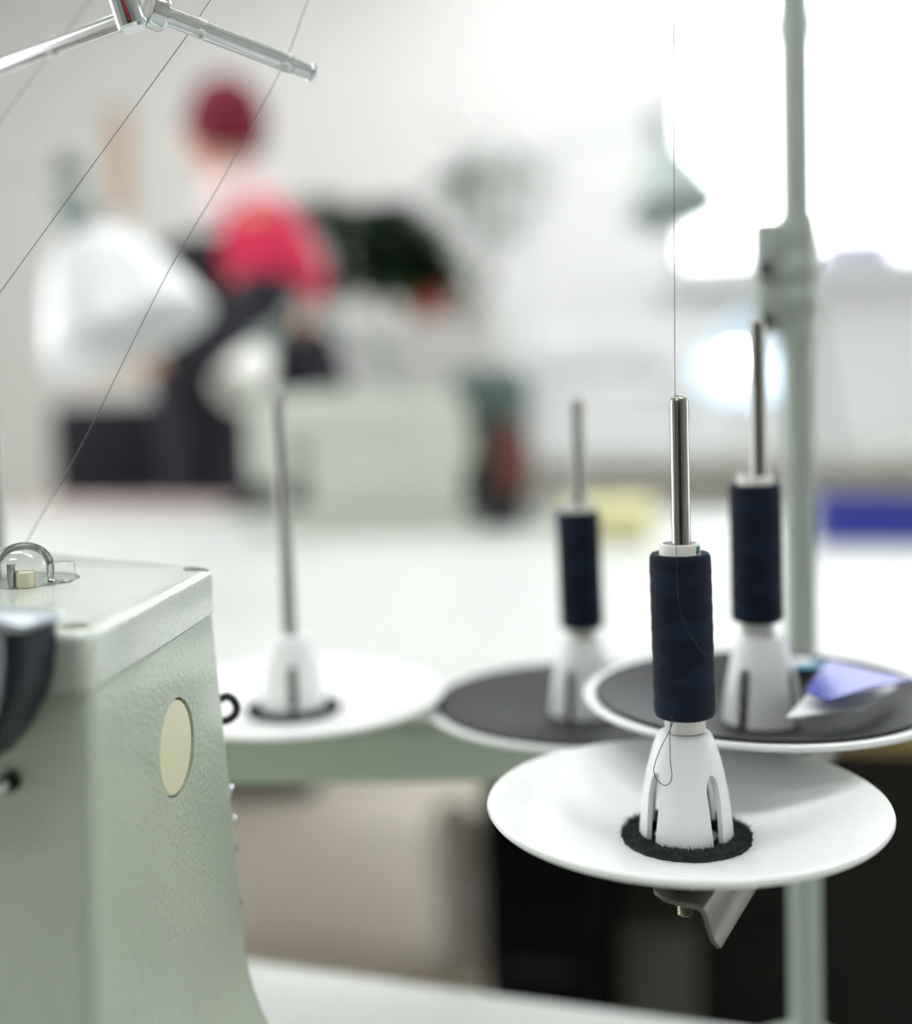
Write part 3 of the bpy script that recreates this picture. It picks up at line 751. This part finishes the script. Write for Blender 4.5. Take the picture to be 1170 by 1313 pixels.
# blue packet on the right tray
rt = UNITS['right']
def slope(p):        # height of the pad surface at p
    r = math.hypot(p.x - rt.x, p.y - rt.y)
    Rr, rz = DISH['right']; k_ = (rz + .0085) / .0085; e = Rr - .0768
    pf = [(0, -.0066), (.0262, -.0066), (.040 + e * .3, -.0065 + .0027 * k_), (.060 + e * .8, -.0065 + .0063 * k_), (.0706 + e, rz + .0014), (.3, rz + .0014)]
    for (a, b), (c, d_) in zip(pf, pf[1:]):
        if r <= c: return rt.z + b + (d_ - b) * (r - a) / (c - a)
    return rt.z
def sheet(corners, lift, th, nx=12, ny=8, curl=0):
    """a thin bent sheet laid on the pad: corners are px of the four corners"""
    bm = nb(); zb = rt.z + lift + (.0088 if lift > .004 else .0064)
    A, B, C, D = [PZ(x, y, zb) for x, y in corners]
    gr = []
    for j in range(ny + 1):
        row = []
        for i in range(nx + 1):
            u, v = i / nx, j / ny
            p = A.lerp(B, u).lerp(D.lerp(C, u), v)
            p.z = max(slope(p), rt.z + (.0088 if lift > .004 else .0064)) + lift + curl * (math.sin(v * math.pi) * .6 + .4 * u * u)
            row.append(p)
        gr.append(row)
    tops = [[bm.verts.new(p + Vector((0, 0, th))) for p in r] for r in gr]
    bots = [[bm.verts.new(p) for p in r] for r in gr]
    for j in range(ny):
        for i in range(nx):
            bm.faces.new((tops[j][i], tops[j][i + 1], tops[j + 1][i + 1], tops[j + 1][i]))
            bm.faces.new((bots[j][i], bots[j + 1][i], bots[j + 1][i + 1], bots[j][i + 1]))
    per = [(0, i) for i in range(nx)] + [(j, nx) for j in range(ny)] + [(ny, i) for i in range(nx, 0, -1)] + [(j, 0) for j in range(ny, 0, -1)]
    for a, b in zip(per, per[1:] + per[:1]): bm.faces.new((tops[a[0]][a[1]], bots[a[0]][a[1]], bots[b[0]][b[1]], tops[b[0]][b[1]]))
    return bm
pk = empty('needle_packet', PZ(1080, 890, rt.z + .002), label='blue and white paper packet lying on the black padded tray', cat='packet')
finish('white_card', sheet([(1008, 922), (1106, 910), (1152, 880), (1040, 888)], .0004, .0006), M['paper'], pk)
finish('blue_sleeve', sheet([(1034, 888), (1066, 902), (1172, 876), (1064, 848)], .0045, .0008, curl=.0020), M['bluefilm'], pk)
bm = nb(); cc = PZ(1028, 852, rt.z + .004); cc.z = slope(cc) + .0006
lathe(bm, [(0, 0), (.0105, 0), (.0108, .0004), (.0105, .0010), (.0070, .0012), (0, .0012)], 32, cc); finish('round_tag', bm, M['ltblue'], pk)
bm = nb(); lathe(bm, [(0, .0013), (.0060, .0013), (.0060, .0016), (0, .0016)], 32, cc); finish('tag_centre', bm, M['paper'], pk)

# ================================================================== background machines
def bg_machine(loc, rz, s, body, wheel, label, guard=None):
    t = empty('lockstitch_machine', loc, rz, label, 'sewing machine')
    def pb(name, lo, hi, bev, m, par=t):
        bm = nb(); box(bm, Vector(lo) * s, Vector(hi) * s, bev * s, 3); return finish(name, bm, m, par, world=False)
    pb('bed', (-.24, -.09, 0), (.24, .09, .035), .01, body)
    pb('pillar', (.10, -.07, .03), (.24, .07, .22), .025, body)
    a = pb('arm', (-.22, -.06, .18), (.245, .06, .29), .035, body)
    h = pb('head', (-.245, -.055, .10), (-.135, .055, .295), .028, body)
    bm = nb(); lathe(bm, [(0, .03 * s), (.004 * s, .03 * s), (.004 * s, .12 * s), (0, .12 * s)], 12, (-.19 * s, 0, 0)); finish('needle_bar', bm, M['chrome'], h, world=False)
    bm = nb(); lathe(bm, [(0, 0), (.016 * s, 0), (.018 * s, .01 * s), (.006 * s, .02 * s), (0, .02 * s)], 20, (-.17 * s, -.055 * s, .2 * s), (0, -1, 0)); finish('tension_dial', bm, M['chrome'], h, world=False)
    bm = nb(); lathe(bm, [(0, 0), (.03 * s, 0), (.06 * s, .004 * s), (.072 * s, .008 * s), (.074 * s, .025 * s), (.066 * s, .032 * s), (.04 * s, .03 * s), (.02 * s, .045 * s), (0, .045 * s)], 36, (.246 * s, 0, .225 * s), (1, 0, 0)); finish('handwheel', bm, wheel, t, world=False)
    pb('top_cover', (-.12, -.045, .288), (.18, .045, .298), .004, body, a)
    if guard:
        pb('front_cover', (-.12, -.062, .03), (.16, .05, .20), .03, body)
        pb('belt_guard', (.19, -.055, .14), (.36, .055, .34), .04, guard)
        pb('motor_cover', (.27, -.075, .06), (.36, .0, .22), .03, M['redbrown'])
        pb('guard_foot', (.20, -.07, .0), (.345, .05, .15), .02, M['black'])
    return t
mA = PZ(470, 676, FT)
bg_machine((mA.x, mA.y, FT), R(10), 1.0, M['bgmachine'], M['black'], 'pale grey green sewing machine with dark handwheel guard on the cutting table', M['teal'])
# far bench below the window with a white machine
FB = .80
shell_y = Y1 - .75
t = table('window_bench', (-1.1, shell_y - .15), (1.6, Y1 - .03), FB, .03, M['tabletop'], 'pale bench running below the bright window')
mB = Vector((PP(800, 500, Vector((0, Y1 - .55, 0)), Vector((0, 1, 0))).x, Y1 - .55, FB))
bg_machine(mB, R(-6), 1.5, M['bgwhite'], M['bgwhite'], 'white sewing machine standing on the bench below the window')

# task lamps
def lamp(pa, pb_, r0, r1, joints, base, m, label, lit=0, dish=0.35, am='lamparm', ar=.008):
    """pa apex of the shade, pb_ centre of its opening, joints = arm points down to the base plate"""
    t = empty('task_lamp', base, label=label, cat='desk lamp')
    d = pb_ - pa; L_ = d.length; d.normalize(); prof = []
    for k in range(13):
        u = k / 12; prof.append((r0 + (r1 - r0) * (u ** (1 - dish)), L_ * u))
    inner = [(max(r - .0025, .001), h) for r, h in reversed(prof)]
    bm = nb(); lathe(bm, [(0, -.001), (r0, -.001)] + prof + [(r1 + .001, L_ + .002)] + inner + [(0, .002)], 40, pa, d); sh = finish('lamp_shade', bm, m, t)
    bm = nb(); lathe(bm, [(0, -.07), (r0 * .55, -.07), (r0 * .85, -.06), (r0 * .95, 0), (0, 0)], 24, pa, d); finish('lamp_neck', bm, M['lamparm'], t)
    bm = nb(); c = pa + d * L_ * .62; rb_ = min(.032, r1 * .4)
    lathe(bm, [(0, -rb_)] + [(rb_ * math.sin(a), -rb_ * math.cos(a)) for a in [i * math.pi / 10 for i in range(1, 10)]] + [(0, rb_)], 20, c, d); finish('bulb', bm, M['bulb'] if lit else M['paper'], sh)
    pts = [pa - d * .06] + joints + [Vector(base) + Vector((0, 0, .02))]
    for a, b in zip(pts, pts[1:]):
        bm = nb(); tube(bm, [a, b], ar, 12); finish('lamp_arm', bm, M[am], t)
    for j in joints:
        bm = nb(); lathe(bm, [(0, -.018), (.016, -.018), (.018, 0), (.016, .018), (0, .018)], 20, j, (0, 1, 0)); finish('lamp_joint', bm, M['lamparm'], t)
    bm = nb(); lathe(bm, [(0, 0), (.075, 0), (.078, .006), (.07, .016), (.02, .024), (0, .024)], 36, base); finish('lamp_base', bm, m, t)
    return t
bA = PZ(-190, 760, FT); bA.z = FT
lamp(P(112, 305, 1.62), P(166, 432, 1.60), .03, .112, [P(92, 215, 1.66), P(-170, 240, 1.75)], (bA.x, bA.y, FT), M['shade'], 'large white bell shade desk lamp leaning over the cutting table', dish=.45, am='armpale', ar=.006)
bD = PZ(555, 690, FT)
lamp(P(332, 455, 2.62), P(306, 500, 2.54), .028, .056, [P(385, 385, 2.78), P(492, 448, 2.84)], (bD.x - .12, fe1 - .082, FT), M['tube'], 'small white round shade lamp in front of the red clad person', dish=.4)
bB = PZ(700, 668, FT)
lamp(P(850, 185, 2.6), P(868, 268, 2.55), .025, .098, [P(660, 205, 2.7)], (bB.x, fe1 - .12, FT), M['shadegrey'], 'grey cone shade lamp silhouetted against the window', dish=.1, am='armpale', ar=.005)
bC = PZ(1010, 640, FT)
lamp(P(958, 408, 2.72), P(947, 484, 2.64), .03, .100, [P(1040, 400, 2.8)], (PZ(1075, 650, FT).x, fe1 - .1, FT), M['shadeblue'], 'pale blue lamp with its lit opening turned to the room', lit=1, dish=.45)

# blue crate on the table, beside the pole
c0 = PZ(1050, 697, FT); c1 = PZ(1235, 704, FT)
cr_ = empty('blue_crate', ((c0.x + c1.x) / 2, c0.y + .1, FT), label='deep blue plastic crate at the far edge of the cutting table', cat='crate')
bm = nb(); x0, x1, y0, y1, z0, z1 = c0.x, c1.x, c0.y, c0.y + .2, FT, FT + .072
box(bm, (x0, y0, z0), (x1, y1, z0 + .006)); box(bm, (x0, y0, z0), (x1, y0 + .006, z1)); box(bm, (x0, y1 - .006, z0), (x1, y1, z1)); box(bm, (x0, y0, z0), (x0 + .006, y1, z1)); box(bm, (x1 - .006, y0, z0), (x1, y1, z1))
finish('crate_body', bm, M['blue'], cr_, smooth=0)
bm = nb(); 
for (a, b) in (((x0 - .008, y0 - .008), (x1 + .008, y0)), ((x0 - .008, y1), (x1 + .008, y1 + .008)), ((x0 - .008, y0), (x0, y1)), ((x1, y0), (x1 + .008, y1))): box(bm, (a[0], a[1], z1 - .014), (b[0], b[1], z1), .002, 1)
finish('crate_rim', bm, M['blue'], cr_, smooth=0)
# folded yellow cloth
c = PZ(800, 655, FT)
o = empty('folded_cloth', (c.x, fe1 - .36, FT), label='folded pale yellow cloth on the cutting table behind the spools', cat='cloth')
for k in range(5):
    bm = nb(); box(bm, (c.x - .09 + .004 * (k % 2), fe1 - .46, FT + k * .013), (c.x + .09 - .003 * (k % 3), fe1 - .25, FT + k * .013 + .0125), .006, 3); finish('fold', bm, M['yellow'], o)
# lilac cloth stack on the sill
sx = PP(1100, 350, Vector((0, Y1 - .09, 0)), Vector((0, 1, 0))).x
o = empty('cloth_stack', (sx, Y1 - .09, 1.46), label='lilac folded cloth on the window sill', cat='cloth')
for k in range(4):
    bm = nb(); box(bm, (sx - .15 + .01 * (k % 2), Y1 - .165, 1.46 + k * .03), (sx + .15 - .012 * (k % 3), Y1 - .015, 1.46 + k * .03 + .029), .012, 3); finish('fold', bm, M['lilac'], o)

# cabinet with plant
cab_y = 3.75
def atY(px, py, y): return PP(px, py, Vector((0, y, 0)), Vector((0, 1, 0)))
ca, cb = atY(395, 405, cab_y), atY(640, 405, cab_y)
zc = atY(520, 412, cab_y).z
cab = empty('storage_cabinet', ((ca.x + cb.x) / 2, cab_y + .2, 0), label='pale grey storage cabinet under the potted plants', cat='cabinet')
bm = nb(); box(bm, (ca.x, cab_y + .02, .05), (cb.x, cab_y + .42, zc), .004); finish('cabinet_body', bm, M['cabinet'], cab, smooth=0)
bm = nb(); box(bm, (ca.x + .02, cab_y + .05, 0), (cb.x - .02, cab_y + .4, .05)); finish('plinth', bm, M['darkgrey'], cab, smooth=0)
xm = (ca.x + cb.x) / 2
for a, b, hx in ((ca.x + .004, xm - .003, xm - .03), (xm + .003, cb.x - .004, xm + .03)):
    bm = nb(); box(bm, (a, cab_y, .06), (b, cab_y + .019, zc - .01), .003, 1); dr = finish('cabinet_door', bm, M['cabinet'], cab, smooth=0)
    bm = nb(); box(bm, (hx - .006, cab_y - .02, zc - .3), (hx + .006, cab_y, zc - .18), .004); finish('handle', bm, M['chrome'], dr)
def leaf_mesh(name, m, L_, W_):
    bm = nb(); n = 6; ws = [0, .6, .95, 1, .8, .45, 0]; lft, rgt, mid = [], [], []
    for i in range(n + 1):
        x = L_ * i / n; z = -.25 * L_ * (i / n) ** 2
        mid.append(bm.verts.new((x, 0, z))); 
        if 0 < i < n: lft.append(bm.verts.new((x, W_ * ws[i] / 2, z + .12 * W_))); rgt.append(bm.verts.new((x, -W_ * ws[i] / 2, z + .12 * W_)))
        else: lft.append(mid[-1]); rgt.append(mid[-1])
    for i in range(n):
        for sd_ in (lft, rgt):
            vs = [mid[i], mid[i + 1], sd_[i + 1], sd_[i]]; u = []
            [u.append(v) for v in vs if v not in u]
            if len(u) >= 3: bm.faces.new(u)
    me = bpy.data.meshes.new(name); bmesh.ops.solidify(bm, geom=bm.faces[:], thickness=.0012); bmesh.ops.recalc_face_normals(bm, faces=bm.faces); bm.to_mesh(me); bm.free(); me.shade_smooth(); me.materials.append(m); return me
def plant(base, label, stems, leaves, rnd, pot_r=.075, pot_h=.12, pm='terracotta'):
    t = empty('potted_plant', base, label=label, cat='plant')
    bm = nb(); lathe(bm, [(0, 0), (pot_r * .7, 0), (pot_r * .95, pot_h * .8), (pot_r * 1.06, pot_h * .8), (pot_r * 1.08, pot_h), (pot_r * .96, pot_h), (pot_r * .9, pot_h * .88), (0, pot_h * .88)], 36, base); finish('pot', bm, M[pm], t)
    for tips in stems:
        a = Vector(base) + Vector((rnd.uniform(-.3, .3) * pot_r, rnd.uniform(-.3, .3) * pot_r, pot_h * .86)); b = tips
        mid = (a + b) / 2 + Vector((rnd.uniform(-.04, .04), rnd.uniform(-.04, .04), abs(b.z - a.z) * .15 + .05))
        path = catmull([a, mid, b], 8)
        bm = nb(); tube(bm, path, .004, 8); st = finish('stem', bm, M['leaf'], t)
        for k in range(leaves):
            u = rnd.uniform(.25, 1.0); p = path[min(int(u * (len(path) - 1)), len(path) - 1)]
            o = bpy.data.objects.new('leaf', rnd.choice(LEAVES)); COL.objects.link(o); o.parent = st
            o.location = p - Vector(base)
            o.rotation_euler = (rnd.uniform(-.5, .5), rnd.uniform(-.5, .8), rnd.uniform(0, 6.28)); q = rnd.uniform(.7, 1.25); o.scale = (q, q, q)
    return t
rnd = random.Random(21)
LEAVES = [leaf_mesh('leaf', M['leaf'], .16, .075), leaf_mesh('leaf', M['leaf'], .13, .065)]
pb0 = atY(545, 412, cab_y + .2); pb0.z = zc
stems = [atY(rnd.uniform(372, 550), rnd.uniform(262, 372), cab_y + rnd.uniform(-.02, .25)) for _ in range(30)]
plant(pb0, 'dark green bushy plant trailing from a terracotta pot on the cabinet', stems, 9, rnd)
LEAVES = [leaf_mesh('leaf', M['leaflt'], .12, .04)]
pb1 = atY(590, 412, cab_y + .28); pb1.z = zc
stems = [atY(x, y, cab_y + .28) for x, y in ((520, 300), (545, 285), (560, 320))]
plant(pb1, 'small light green plant beside the dark bushy one', stems, 5, rnd, .05, .09, 'cabinet')
LEAVES = [leaf_mesh('leaf', M['leafgrey'], .15, .05)]
pb2 = atY(622, 412, cab_y + .26); pb2.z = zc
stems = [atY(x, y, cab_y + .26) for x, y in ((560, 150), (600, 190), (640, 170), (668, 215), (690, 200), (580, 230))]
plant(pb2, 'tall sparse plant with pale grey green leaves on the cabinet end', stems, 5, rnd, .06, .10, 'cabinet')

# tan pattern strip hung on the far wall
ta, tbb = atY(138, 140, Y1), atY(172, 275, Y1)
bm = nb(); box(bm, (ta.x, Y1 - .012, tbb.z), (tbb.x, Y1 - .001, ta.z), .002, 1); o = finish('pattern_card', bm, M['tan'], None, loc=(ta.x, Y1, tbb.z), smooth=0)
tag(o, 'narrow tan pattern card hung on the far wall', 'card')
tag_o = o
bm = nb(); lathe(bm, [(0, 0), (.012, 0), (.012, .006), (0, .008)], 16, ((ta.x + tbb.x) / 2, Y1 - .013, ta.z - .03), (0, -1, 0)); finish('pin', bm, M['steel'], o)

# ================================================================== person standing behind the table
def skin_mesh(name, verts, edges, m, parent, sub=2, root=0):
    me = bpy.data.meshes.new(name); me.from_pydata([v[0] for v in verts], edges, []); me.update()
    o = bpy.data.objects.new(name, me); COL.objects.link(o)
    md = o.modifiers.new('skin', 'SKIN'); md.use_smooth_shade = True
    sv = me.skin_vertices[0].data
    for i, v in enumerate(verts):
        r = v[1]; sv[i].radius = r if isinstance(r, tuple) else (r, r); sv[i].use_root = (i == root)
    s = o.modifiers.new('sub', 'SUBSURF'); s.levels = sub; s.render_levels = sub
    bpy.context.view_layer.update(); bake(o, None)
    o.data.shade_smooth(); o.data.materials.clear(); o.data.materials.append(m); o.parent = parent
    return o
PD = 3.35
hd = P(286, 168, PD)
Hh = hd.z                               # head centre height
fw = -cr                                # the person faces along the table, away from the window
pr0 = empty('person', (hd.x - fw.x * .15, hd.y - fw.y * .15, 0), rz=math.atan2(fw.y, fw.x), label='person in crimson top, dark apron and red headscarf standing behind the cutting table', cat='person')
# local frame: +x = forward, leaning a little; figure scaled so that the head sits at Hh
k = Hh / 1.62
def V(x, y, z): return Vector((x * k, y * k, z * k))
bv = [(V(0, 0, .95), (.15 * k, .12 * k)), (V(.01, 0, 1.10), (.13 * k, .10 * k)), (V(.05, 0, 1.30), (.15 * k, .11 * k)), (V(.09, 0, 1.42), (.075 * k, .06 * k)),
      (V(.115, 0, 1.48), .048 * k), (V(.15, 0, 1.555), (.068 * k, .075 * k)), (V(.15, 0, 1.64), (.076 * k, .088 * k)), (V(.145, 0, 1.70), (.048 * k, .055 * k)),
      (V(0, .09, .90), .085 * k), (V(.02, .10, .50), .06 * k), (V(-.01, .10, .09), .042 * k), (V(.13, .11, .03), .035 * k),
      (V(0, -.09, .90), .085 * k), (V(.02, -.10, .50), .06 * k), (V(-.01, -.10, .09), .042 * k), (V(.13, -.11, .03), .035 * k),
      (V(.05, .16, 1.37), .055 * k), (V(.03, .21, 1.12), .043 * k), (V(.27, .19, 1.06), .034 * k), (V(.36, .17, 1.06), (.020 * k, .034 * k)),
      (V(.05, -.16, 1.37), .055 * k), (V(.03, -.21, 1.12), .043 * k), (V(.27, -.19, 1.06), .034 * k), (V(.36, -.17, 1.06), (.020 * k, .034 * k)),
      (V(.235, 0, 1.605), .015 * k)]
be = [(0, 1), (1, 2), (2, 3), (3, 4), (4, 5), (5, 6), (6, 7), (0, 8), (8, 9), (9, 10), (10, 11), (0, 12), (12, 13), (13, 14), (14, 15), (2, 16), (16, 17), (17, 18), (18, 19), (2, 20), (20, 21), (21, 22), (22, 23), (6, 24)]
for s_, wv in ((1, 19), (-1, 23)):      # fingers
    for j, (yy, ln_) in enumerate(((-.03, .075), (-.011, .088), (.010, .084), (.029, .066))):
        b_ = V(.38, s_ * .17 + yy, 1.055); i0 = len(bv)
        bv += [(b_, .010 * k), (b_ + V(ln_ * .55, 0, -.012), .009 * k), (b_ + V(ln_, 0, -.035), .008 * k)]
        be += [(wv, i0), (i0, i0 + 1), (i0 + 1, i0 + 2)]
    i0 = len(bv); bv += [(V(.36, s_ * .125, 1.05), .011 * k), (V(.405, s_ * .105, 1.035), .009 * k)]; be += [(wv, i0), (i0, i0 + 1)]
skin_mesh('body', bv, be, M['skin'], pr0, 2)
tv = [(V(0, 0, 1.16), (.150 * k, .125 * k)), (V(.01, 0, 1.24), (.16 * k, .13 * k)), (V(.03, 0, 1.32), (.165 * k, .13 * k)), (V(.075, 0, 1.41), (.10 * k, .075 * k)),
      (V(.04, .16, 1.37), .072 * k), (V(.02, .215, 1.20), .060 * k), (V(.04, -.16, 1.37), .072 * k), (V(.02, -.215, 1.20), .060 * k)]
skin_mesh('blouse', tv, [(0, 1), (1, 2), (2, 3), (2, 4), (4, 5), (2, 6), (6, 7)], M['red'], pr0)
for s_ in (1, -1):
    skin_mesh('sleeve', [(V(.012, s_ * .208, 1.27), .080 * k), (V(.018, s_ * .212, 1.18), .085 * k), (V(.015, s_ * .212, 1.09), .100 * k), (V(.10, s_ * .207, 1.085), .082 * k), (V(.27, s_ * .192, 1.062), .060 * k)], [(0, 1), (1, 2), (2, 3), (3, 4)], M['darkcloth'], pr0)
skin_mesh('skirt', [(V(.005, 0, 1.17), (.168 * k, .145 * k)), (V(0, 0, 1.0), (.185 * k, .165 * k)), (V(0, 0, .8), (.2 * k, .18 * k)), (V(0, 0, .5), (.21 * k, .19 * k)), (V(0, 0, .22), (.22 * k, .2 * k))], [(0, 1), (1, 2), (2, 3), (3, 4)], M['darkcloth'], pr0)
skin_mesh('apron', [(V(.190, 0, 1.38), (.07 * k, .10 * k)), (V(.200, 0, 1.27), (.12 * k, .18 * k)), (V(.19, 0, 1.06), (.14 * k, .17 * k)), (V(.16, 0, .75), (.10 * k, .17 * k)), (V(.18, 0, .42), (.10 * k, .17 * k))], [(0, 1), (1, 2), (2, 3), (3, 4)], M['darkcloth'], pr0)
bm = nb(); lathe(bm, [(0, .118 * k)] + [((.100 * k) * math.sin(a), .118 * k * math.cos(a)) for a in [i * math.pi / 14 for i in range(1, 10)]] + [(.084 * k, -.075 * k), (.076 * k, -.062 * k)], 32, V(.128, 0, 1.640)); finish('headscarf', bm, M['darkred'], pr0, world=False, loc=(0, 0, 0))
bm = nb(); lathe(bm, [(.05 * k, 1.40 * k), (.105 * k, 1.405 * k), (.110 * k, 1.44 * k), (.085 * k, 1.49 * k), (.065 * k, 1.52 * k), (.05 * k, 1.40 * k)], 32, V(.10, 0, 0)); finish('neck_scarf', bm, M['collar'], pr0, world=False, loc=(0, 0, 0))
for s_ in (1, -1):
    bm = nb(); r_ = .011 * k; lathe(bm, [(0, -r_)] + [(r_ * math.sin(a), -r_ * math.cos(a)) for a in [i * math.pi / 8 for i in range(1, 8)]] + [(0, r_)], 16, V(.222, s_ * .032, 1.630)); finish('eye', bm, M['black'], pr0, world=False, loc=(0, 0, 0))
    bm = nb(); box(bm, V(-.06, s_ * .105 - .045, 0), V(.2, s_ * .105 + .045, .075), .02, 3); finish('shoe', bm, M['black'], pr0, world=False, loc=(0, 0, 0))
bm = nb(); box(bm, V(.212, -.024, 1.552), V(.222, .024, 1.562), .003, 2); finish('mouth', bm, M['redbrown'], pr0, world=False, loc=(0, 0, 0))

# dark chair tucked against the far side of the table
chx = atY(190, 560, fe1 + .3)
ch = empty('wooden_chair', (chx.x - .12, fe1 + .30, 0), rz=R(8), label='dark brown wooden chair standing behind the white bell lamp', cat='chair')
def cb_(name, lo, hi, bev=.008, m='darkwood'):
    bm = nb(); box(bm, lo, hi, bev, 2); return finish(name, bm, M[m], ch, world=False)
for x in (-.19, .19):
    cb_('leg', (x - .02, -.2, 0), (x + .02, -.16, .44)); cb_('leg', (x - .02, .17, 0), (x + .02, .21, 1.02))
cb_('seat', (-.22, -.22, .44), (.22, .21, .48)); cb_('backrest', (-.17, .175, .70), (.17, .205, 1.0)); cb_('stretcher', (-.17, -.19, .2), (.17, -.165, .23))
dcl = cb_('dark_coat', (-.23, .16, .52), (.23, .22, 1.04), .025, 'darkcloth')

# ================================================================== things below the far table
def cabinet_box(name, px0, px1, y, depth, zlo, zhi, m, label, cat, drawers=0, dm=None):
    a, b = atY(px0, 1100, y).x, atY(px1, 1100, y).x
    t = empty(name, ((a + b) / 2, y + depth / 2, 0), label=label, cat=cat)
    bm = nb(); box(bm, (a, y + .018, zlo), (b, y + depth, zhi), .003, 1); finish('carcass', bm, m, t, smooth=0)
    n = drawers; hz = (zhi - zlo) / max(n, 1)
    for i in range(n):
        bm = nb(); box(bm, (a + .002, y, zlo + hz * i + .003), (b - .002, y + .017, zlo + hz * (i + 1) - .003), .002, 1); d_ = finish('drawer', bm, dm or m, t, smooth=0)
        bm = nb(); box(bm, ((a + b) / 2 - .04, y - .014, zlo + hz * (i + .6)), ((a + b) / 2 + .04, y, zlo + hz * (i + .6) + .012), .004); finish('handle', bm, M['darkgrey'], d_)
    return t
uy = fe0 + .22
cabinet_box('drawer_pedestal', 618, 765, uy, .5, 0, FT - .03, M['blackmatt'], 'black drawer pedestal under the cutting table', 'cabinet', 3)
cabinet_box('steel_locker', 776, 1240, uy + .53, .4, 0, FT - .05, M['darkgrey'], 'dark grey steel cupboard under the cutting table beside the black pedestal', 'cabinet', 2)
a = atY(795, 1185, uy + .12); b = atY(890, 1222, uy + .12)
bx_ = empty('grey_box', ((a.x + b.x) / 2, uy + .2, 0), label='grey green storage box in front of the steel cupboard', cat='box')
bm = nb(); box(bm, (a.x, uy + .12, 0), (b.x, uy + .30, a.z - .012), .004); finish('box_body', bm, M['midgrey'], bx_, smooth=0)
bm = nb(); box(bm, (a.x - .004, uy + .116, a.z - .012), (b.x + .004, uy + .304, a.z), .004); finish('box_lid', bm, M['midgrey'], bx_, smooth=0)
# white plastic bag on the floor
bgp = PZ(592, 1222, 0); 
bag = empty('plastic_bag', bgp, label='white knotted plastic bag on the floor beside the black pedestal', cat='bag')
sc_ = -((CAM_ROT.inverted() @ (bgp - CAM_LOC)).z) / F
rnd = random.Random(4); bm = nb()
prof = [(0, 0), (36, 0), (42, 20), (40, 50), (30, 78), (28, 86), (38, 105), (42, 140), (36, 170), (20, 192), (0, 198)]
lathe(bm, [(r * sc_, h * sc_) for r, h in prof], 28, bgp)
for v in bm.verts:
    if v.co.z > .01: v.co += Vector((rnd.uniform(-1, 1), rnd.uniform(-1, 1), rnd.uniform(-.5, .5))) * .006
finish('bag_body', bm, M['bag'], bag, smooth=60)
bm = nb(); lathe(bm, [(29 * sc_, 79 * sc_), (33 * sc_, 81 * sc_), (33 * sc_, 86 * sc_), (29 * sc_, 88 * sc_)], 24, bgp); finish('bag_tie', bm, M['paper'], bag)

# rose cloth on the table end beneath the bell lamp
c = PZ(235, 640, FT)
o = empty('rose_cloth', (c.x, c.y, FT), label='rose beige cloth spread on the cutting table below the bell lamp', cat='cloth')
bm = nb(); box(bm, (c.x - .30, c.y - .12, FT), (c.x + .22, min(c.y + .25, fe1 - .02), FT + .012), .005); finish('cloth_layer', bm, M['pinkfloor'], o, smooth=0)

for o in bpy.data.objects:
    if '_w' in o: del o['_w']
